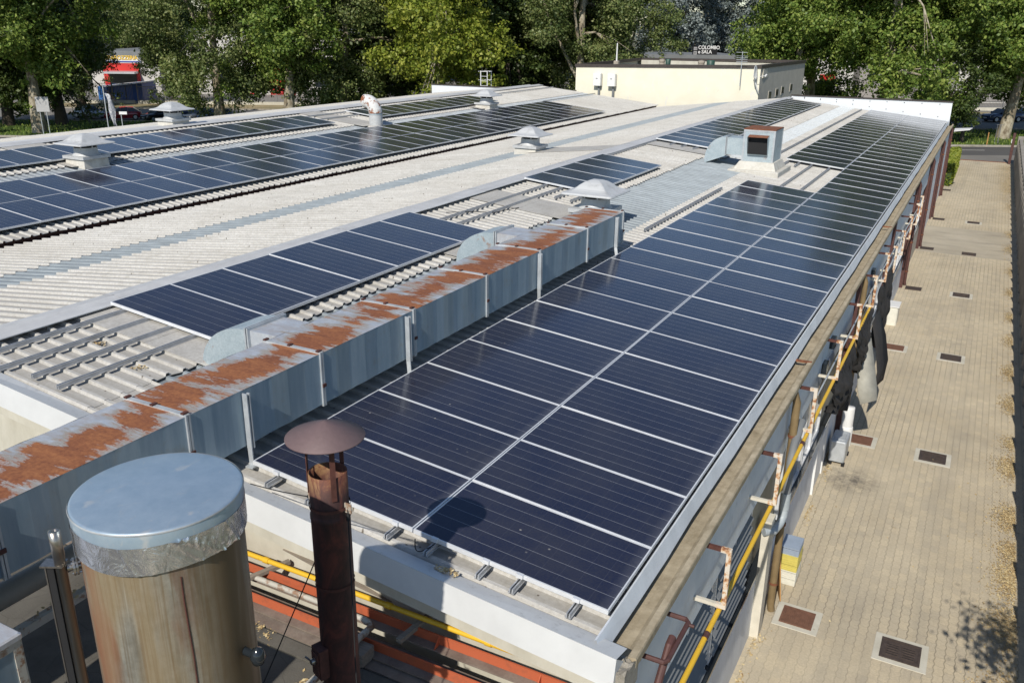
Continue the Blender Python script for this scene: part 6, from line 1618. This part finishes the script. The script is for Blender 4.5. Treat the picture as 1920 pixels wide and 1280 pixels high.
# blue shed with sloping roof
t = thing('blue_shed', ud(UX(222, 101), 101, G), 'blue shed with slanting white roof edge behind the grey fence', 'shed')
def hexu(a, b, d0, d1, z0, z1a, z1b, mat, name, parent):
    m = MB(); m.hexa([ud(a, d0, z0), ud(b, d0, z0), ud(b, d1, z0), ud(a, d1, z0), ud(a, d0, z1a), ud(b, d0, z1b), ud(b, d1, z1b), ud(a, d1, z1a)]); return m.build(name, M[mat], parent)
q_ = 101
hexu(UX(201, q_), UX(263, q_), q_, q_ + 4, G, ZY(163, q_), ZY(156, q_), 'blue_dark', 'wall', t)
hexu(UX(183.5, q_), UX(200.8, q_), q_ - .6, q_ + 4, G, ZY(162, q_), ZY(163, q_), 'blue_paint', 'wall', t)
m = MB(); m.hexa([ud(UX(192, q_), q_ - .8, ZY(163.5, q_)), ud(UX(265, q_), q_ - .8, ZY(155.5, q_)), ud(UX(265, q_), q_ + 4.2, ZY(155.5, q_)), ud(UX(192, q_), q_ + 4.2, ZY(163.5, q_)), ud(UX(192, q_), q_ - .8, ZY(161.5, q_)), ud(UX(265, q_), q_ - .8, ZY(153.5, q_)), ud(UX(265, q_), q_ + 4.2, ZY(153.5, q_)), ud(UX(192, q_), q_ + 4.2, ZY(161.5, q_))]); m.build('roof', M['white_paint'], t)
hexu(UX(231, q_), UX(232.2, q_), q_ - .03, q_ - .005, G, ZY(161, q_), ZY(161, q_), 'sign_black', 'seam', t)
# other stores behind the trees
ZP = 520
t = bld('warehouse', UX(352, 112), UX(700, 112), 112, 130, 7.2, 'warehouse', 'long white warehouse half hidden by plane trees behind the parked cars', rh=.5)
hexu(UX(505, 112), UX(552, 112), 111.9, 111.97, G, ZY(128, 112), ZY(128, 112), 'red_paint', 'red_panel', t)
hexu(UX(440, 112), UX(480, 112), 111.9, 111.97, G, ZY(175, 112), ZY(175, 112), 'red_paint', 'red_panel', t)
hexu(UX(396, 112), UX(430, 112), 111.9, 111.97, G + 1, G + 4.5, G + 4.5, 'win_dark', 'window', t)
hexu(UX(590, 112), UX(640, 112), 111.9, 111.97, G + 1, G + 4.5, G + 4.5, 'win_dark', 'window', t)
t = bld('warehouse', UX(-160, 112), UX(110, 112), 112, 128, 6.5, 'warehouse', 'white warehouse glimpsed through the tree at the far left', rh=.5)
ZP = 1310
t = bld('warehouse', UX(1190, 96), UX(1380, 96), 96, 106, ZY(104, 96) - G - .5, 'warehouse', 'low pale building under the black shop sign behind the yellow building', roof='slate', rh=.55)
hexu(UX(1290, 96), UX(1340, 96), 95.9, 95.97, ZY(113, 96), ZY(108, 96), ZY(108, 96), 'win_dark', 'window', t)
D1 = 96.4
sgn = thing('shop_sign', ud(UX(1318, D1), D1, ZY(104, D1)), 'black rooftop shop sign with white capital letters before the cedar', 'sign')
hexu(UX(1295.5, D1), UX(1341, D1), D1, D1 + .2, ZY(103.6, D1), ZY(86.5, D1), ZY(86.5, D1), 'sign_black', 'board', sgn)
for px in (1299, 1337): hexu(UX(px, D1), UX(px + 1.2, D1), D1 + .05, D1 + .15, ZY(110, D1), ZY(103.7, D1), ZY(103.7, D1), 'fence_metal', 'post', sgn)
text('COLOMBO', UX(1305.3, D1), D1 - .03, ZY(94.3, D1), .50, 'white_paint', sgn, sx=.90); text('e SALA', UX(1305.5, D1), D1 - .03, ZY(102.4, D1), .50, 'white_paint', sgn, sx=.95)
for y_ in (94.3, 102.4): 
    e = hexu(UX(1297.3, D1), UX(1303.3, D1), D1 - .03, D1 - .005, ZY(y_ + .2, D1), ZY(y_ - 5.6, D1), ZY(y_ - 5.6, D1), 'sign_grey', 'emblem', sgn)
    hexu(UX(1298.6, D1), UX(1299.6, D1), D1 - .05, D1 - .031, ZY(y_ - .8, D1), ZY(y_ - 4.6, D1), ZY(y_ - 4.6, D1), 'sign_black', 'emblem_bar', e); hexu(UX(1300.9, D1), UX(1301.9, D1), D1 - .05, D1 - .031, ZY(y_ - .8, D1), ZY(y_ - 4.6, D1), ZY(y_ - 4.6, D1), 'sign_black', 'emblem_bar', e)
ZP = 1550
t = bld('store', UX(1500, 108), UX(1600, 108), 108, 122, 5.6, 'warehouse', 'white store with a bright red panel right of the yellow building', cat='store', rh=.4)
hexu(UX(1538, 108), UX(1566, 108), 107.9, 107.97, G, ZY(140), ZY(140), 'red_paint', 'red_panel', t)
t = bld('warehouse', UX(1612, 114), UX(1790, 114), 114, 130, 7.0, 'warehouse_dark', 'grey house front glimpsed through the largest plane tree', rh=.6)
hexu(UX(1630, 114), UX(1645, 114), 113.9, 113.97, G + 2.4, G + 4.6, G + 4.6, 'win_dark', 'window', t); hexu(UX(1660, 114), UX(1672, 114), 113.9, 113.97, G + 2.4, G + 4.6, G + 4.6, 'win_dark', 'window', t)
t = bld('warehouse', UX(1795, 110), UX(2100, 110), 110, 130, 6.6, 'warehouse', 'pale warehouse behind the leaning trunk at the right edge', rh=.6)
hexu(UX(1840, 110), UX(1905, 110), 109.9, 109.97, G + .2, G + 3.2, G + 3.2, 'warehouse_dark', 'shutter', t)

# ------------------------------------------------------------------ camera, light
cam = bpy.data.cameras.new('camera'); co = bpy.data.objects.new('camera', cam); COL.objects.link(co); SC.camera = co
f = Vector((sin(YAW) * cos(PITCH), cos(YAW) * cos(PITCH), -sin(PITCH))); r0 = Vector((cos(YAW), -sin(YAW), 0)); u0 = r0.cross(f)
r1 = r0 * cos(ROLL) + u0 * sin(ROLL); u1 = -r0 * sin(ROLL) + u0 * cos(ROLL)
co.matrix_world = Matrix(((r1.x, u1.x, -f.x, CAM.x), (r1.y, u1.y, -f.y, CAM.y), (r1.z, u1.z, -f.z, CAM.z), (0, 0, 0, 1)))
cam.sensor_width = 36; cam.lens = 36 * FPX / 1920; cam.clip_start = .05; cam.clip_end = 3000
sd = Vector((.085, -.76, .643)).normalized()
el, az = math.asin(sd.z), atan2(sd.x, sd.y)
s = bpy.data.lights.new('sun', 'SUN'); s.energy = 4.1; s.angle = radians(.55); s.color = (1, .94, .85)
so = bpy.data.objects.new('sun', s); COL.objects.link(so); so.rotation_euler = sd.to_track_quat('Z', 'Y').to_euler(); so.location = (0, -20, 30)
w = bpy.data.worlds.new('World'); SC.world = w; w.use_nodes = True
bg = w.node_tree.nodes['Background']; sk = w.node_tree.nodes.new('ShaderNodeTexSky'); sk.sky_type = 'NISHITA'; sk.sun_disc = False
sk.sun_elevation = el; sk.sun_rotation = az; sk.air_density = 1.0; sk.dust_density = .3; sk.ozone_density = 2.2; sk.altitude = 150
w.node_tree.links.new(sk.outputs[0], bg.inputs[0]); bg.inputs[1].default_value = .10
SC.view_settings.view_transform = 'Standard'; SC.view_settings.look = 'None'; SC.view_settings.exposure = .12; SC.view_settings.gamma = 1
SC.cycles.max_bounces = 6; SC.cycles.diffuse_bounces = 3; SC.cycles.glossy_bounces = 3; SC.cycles.transmission_bounces = 3; SC.cycles.transparent_max_bounces = 8
SC.cycles.use_denoising = True
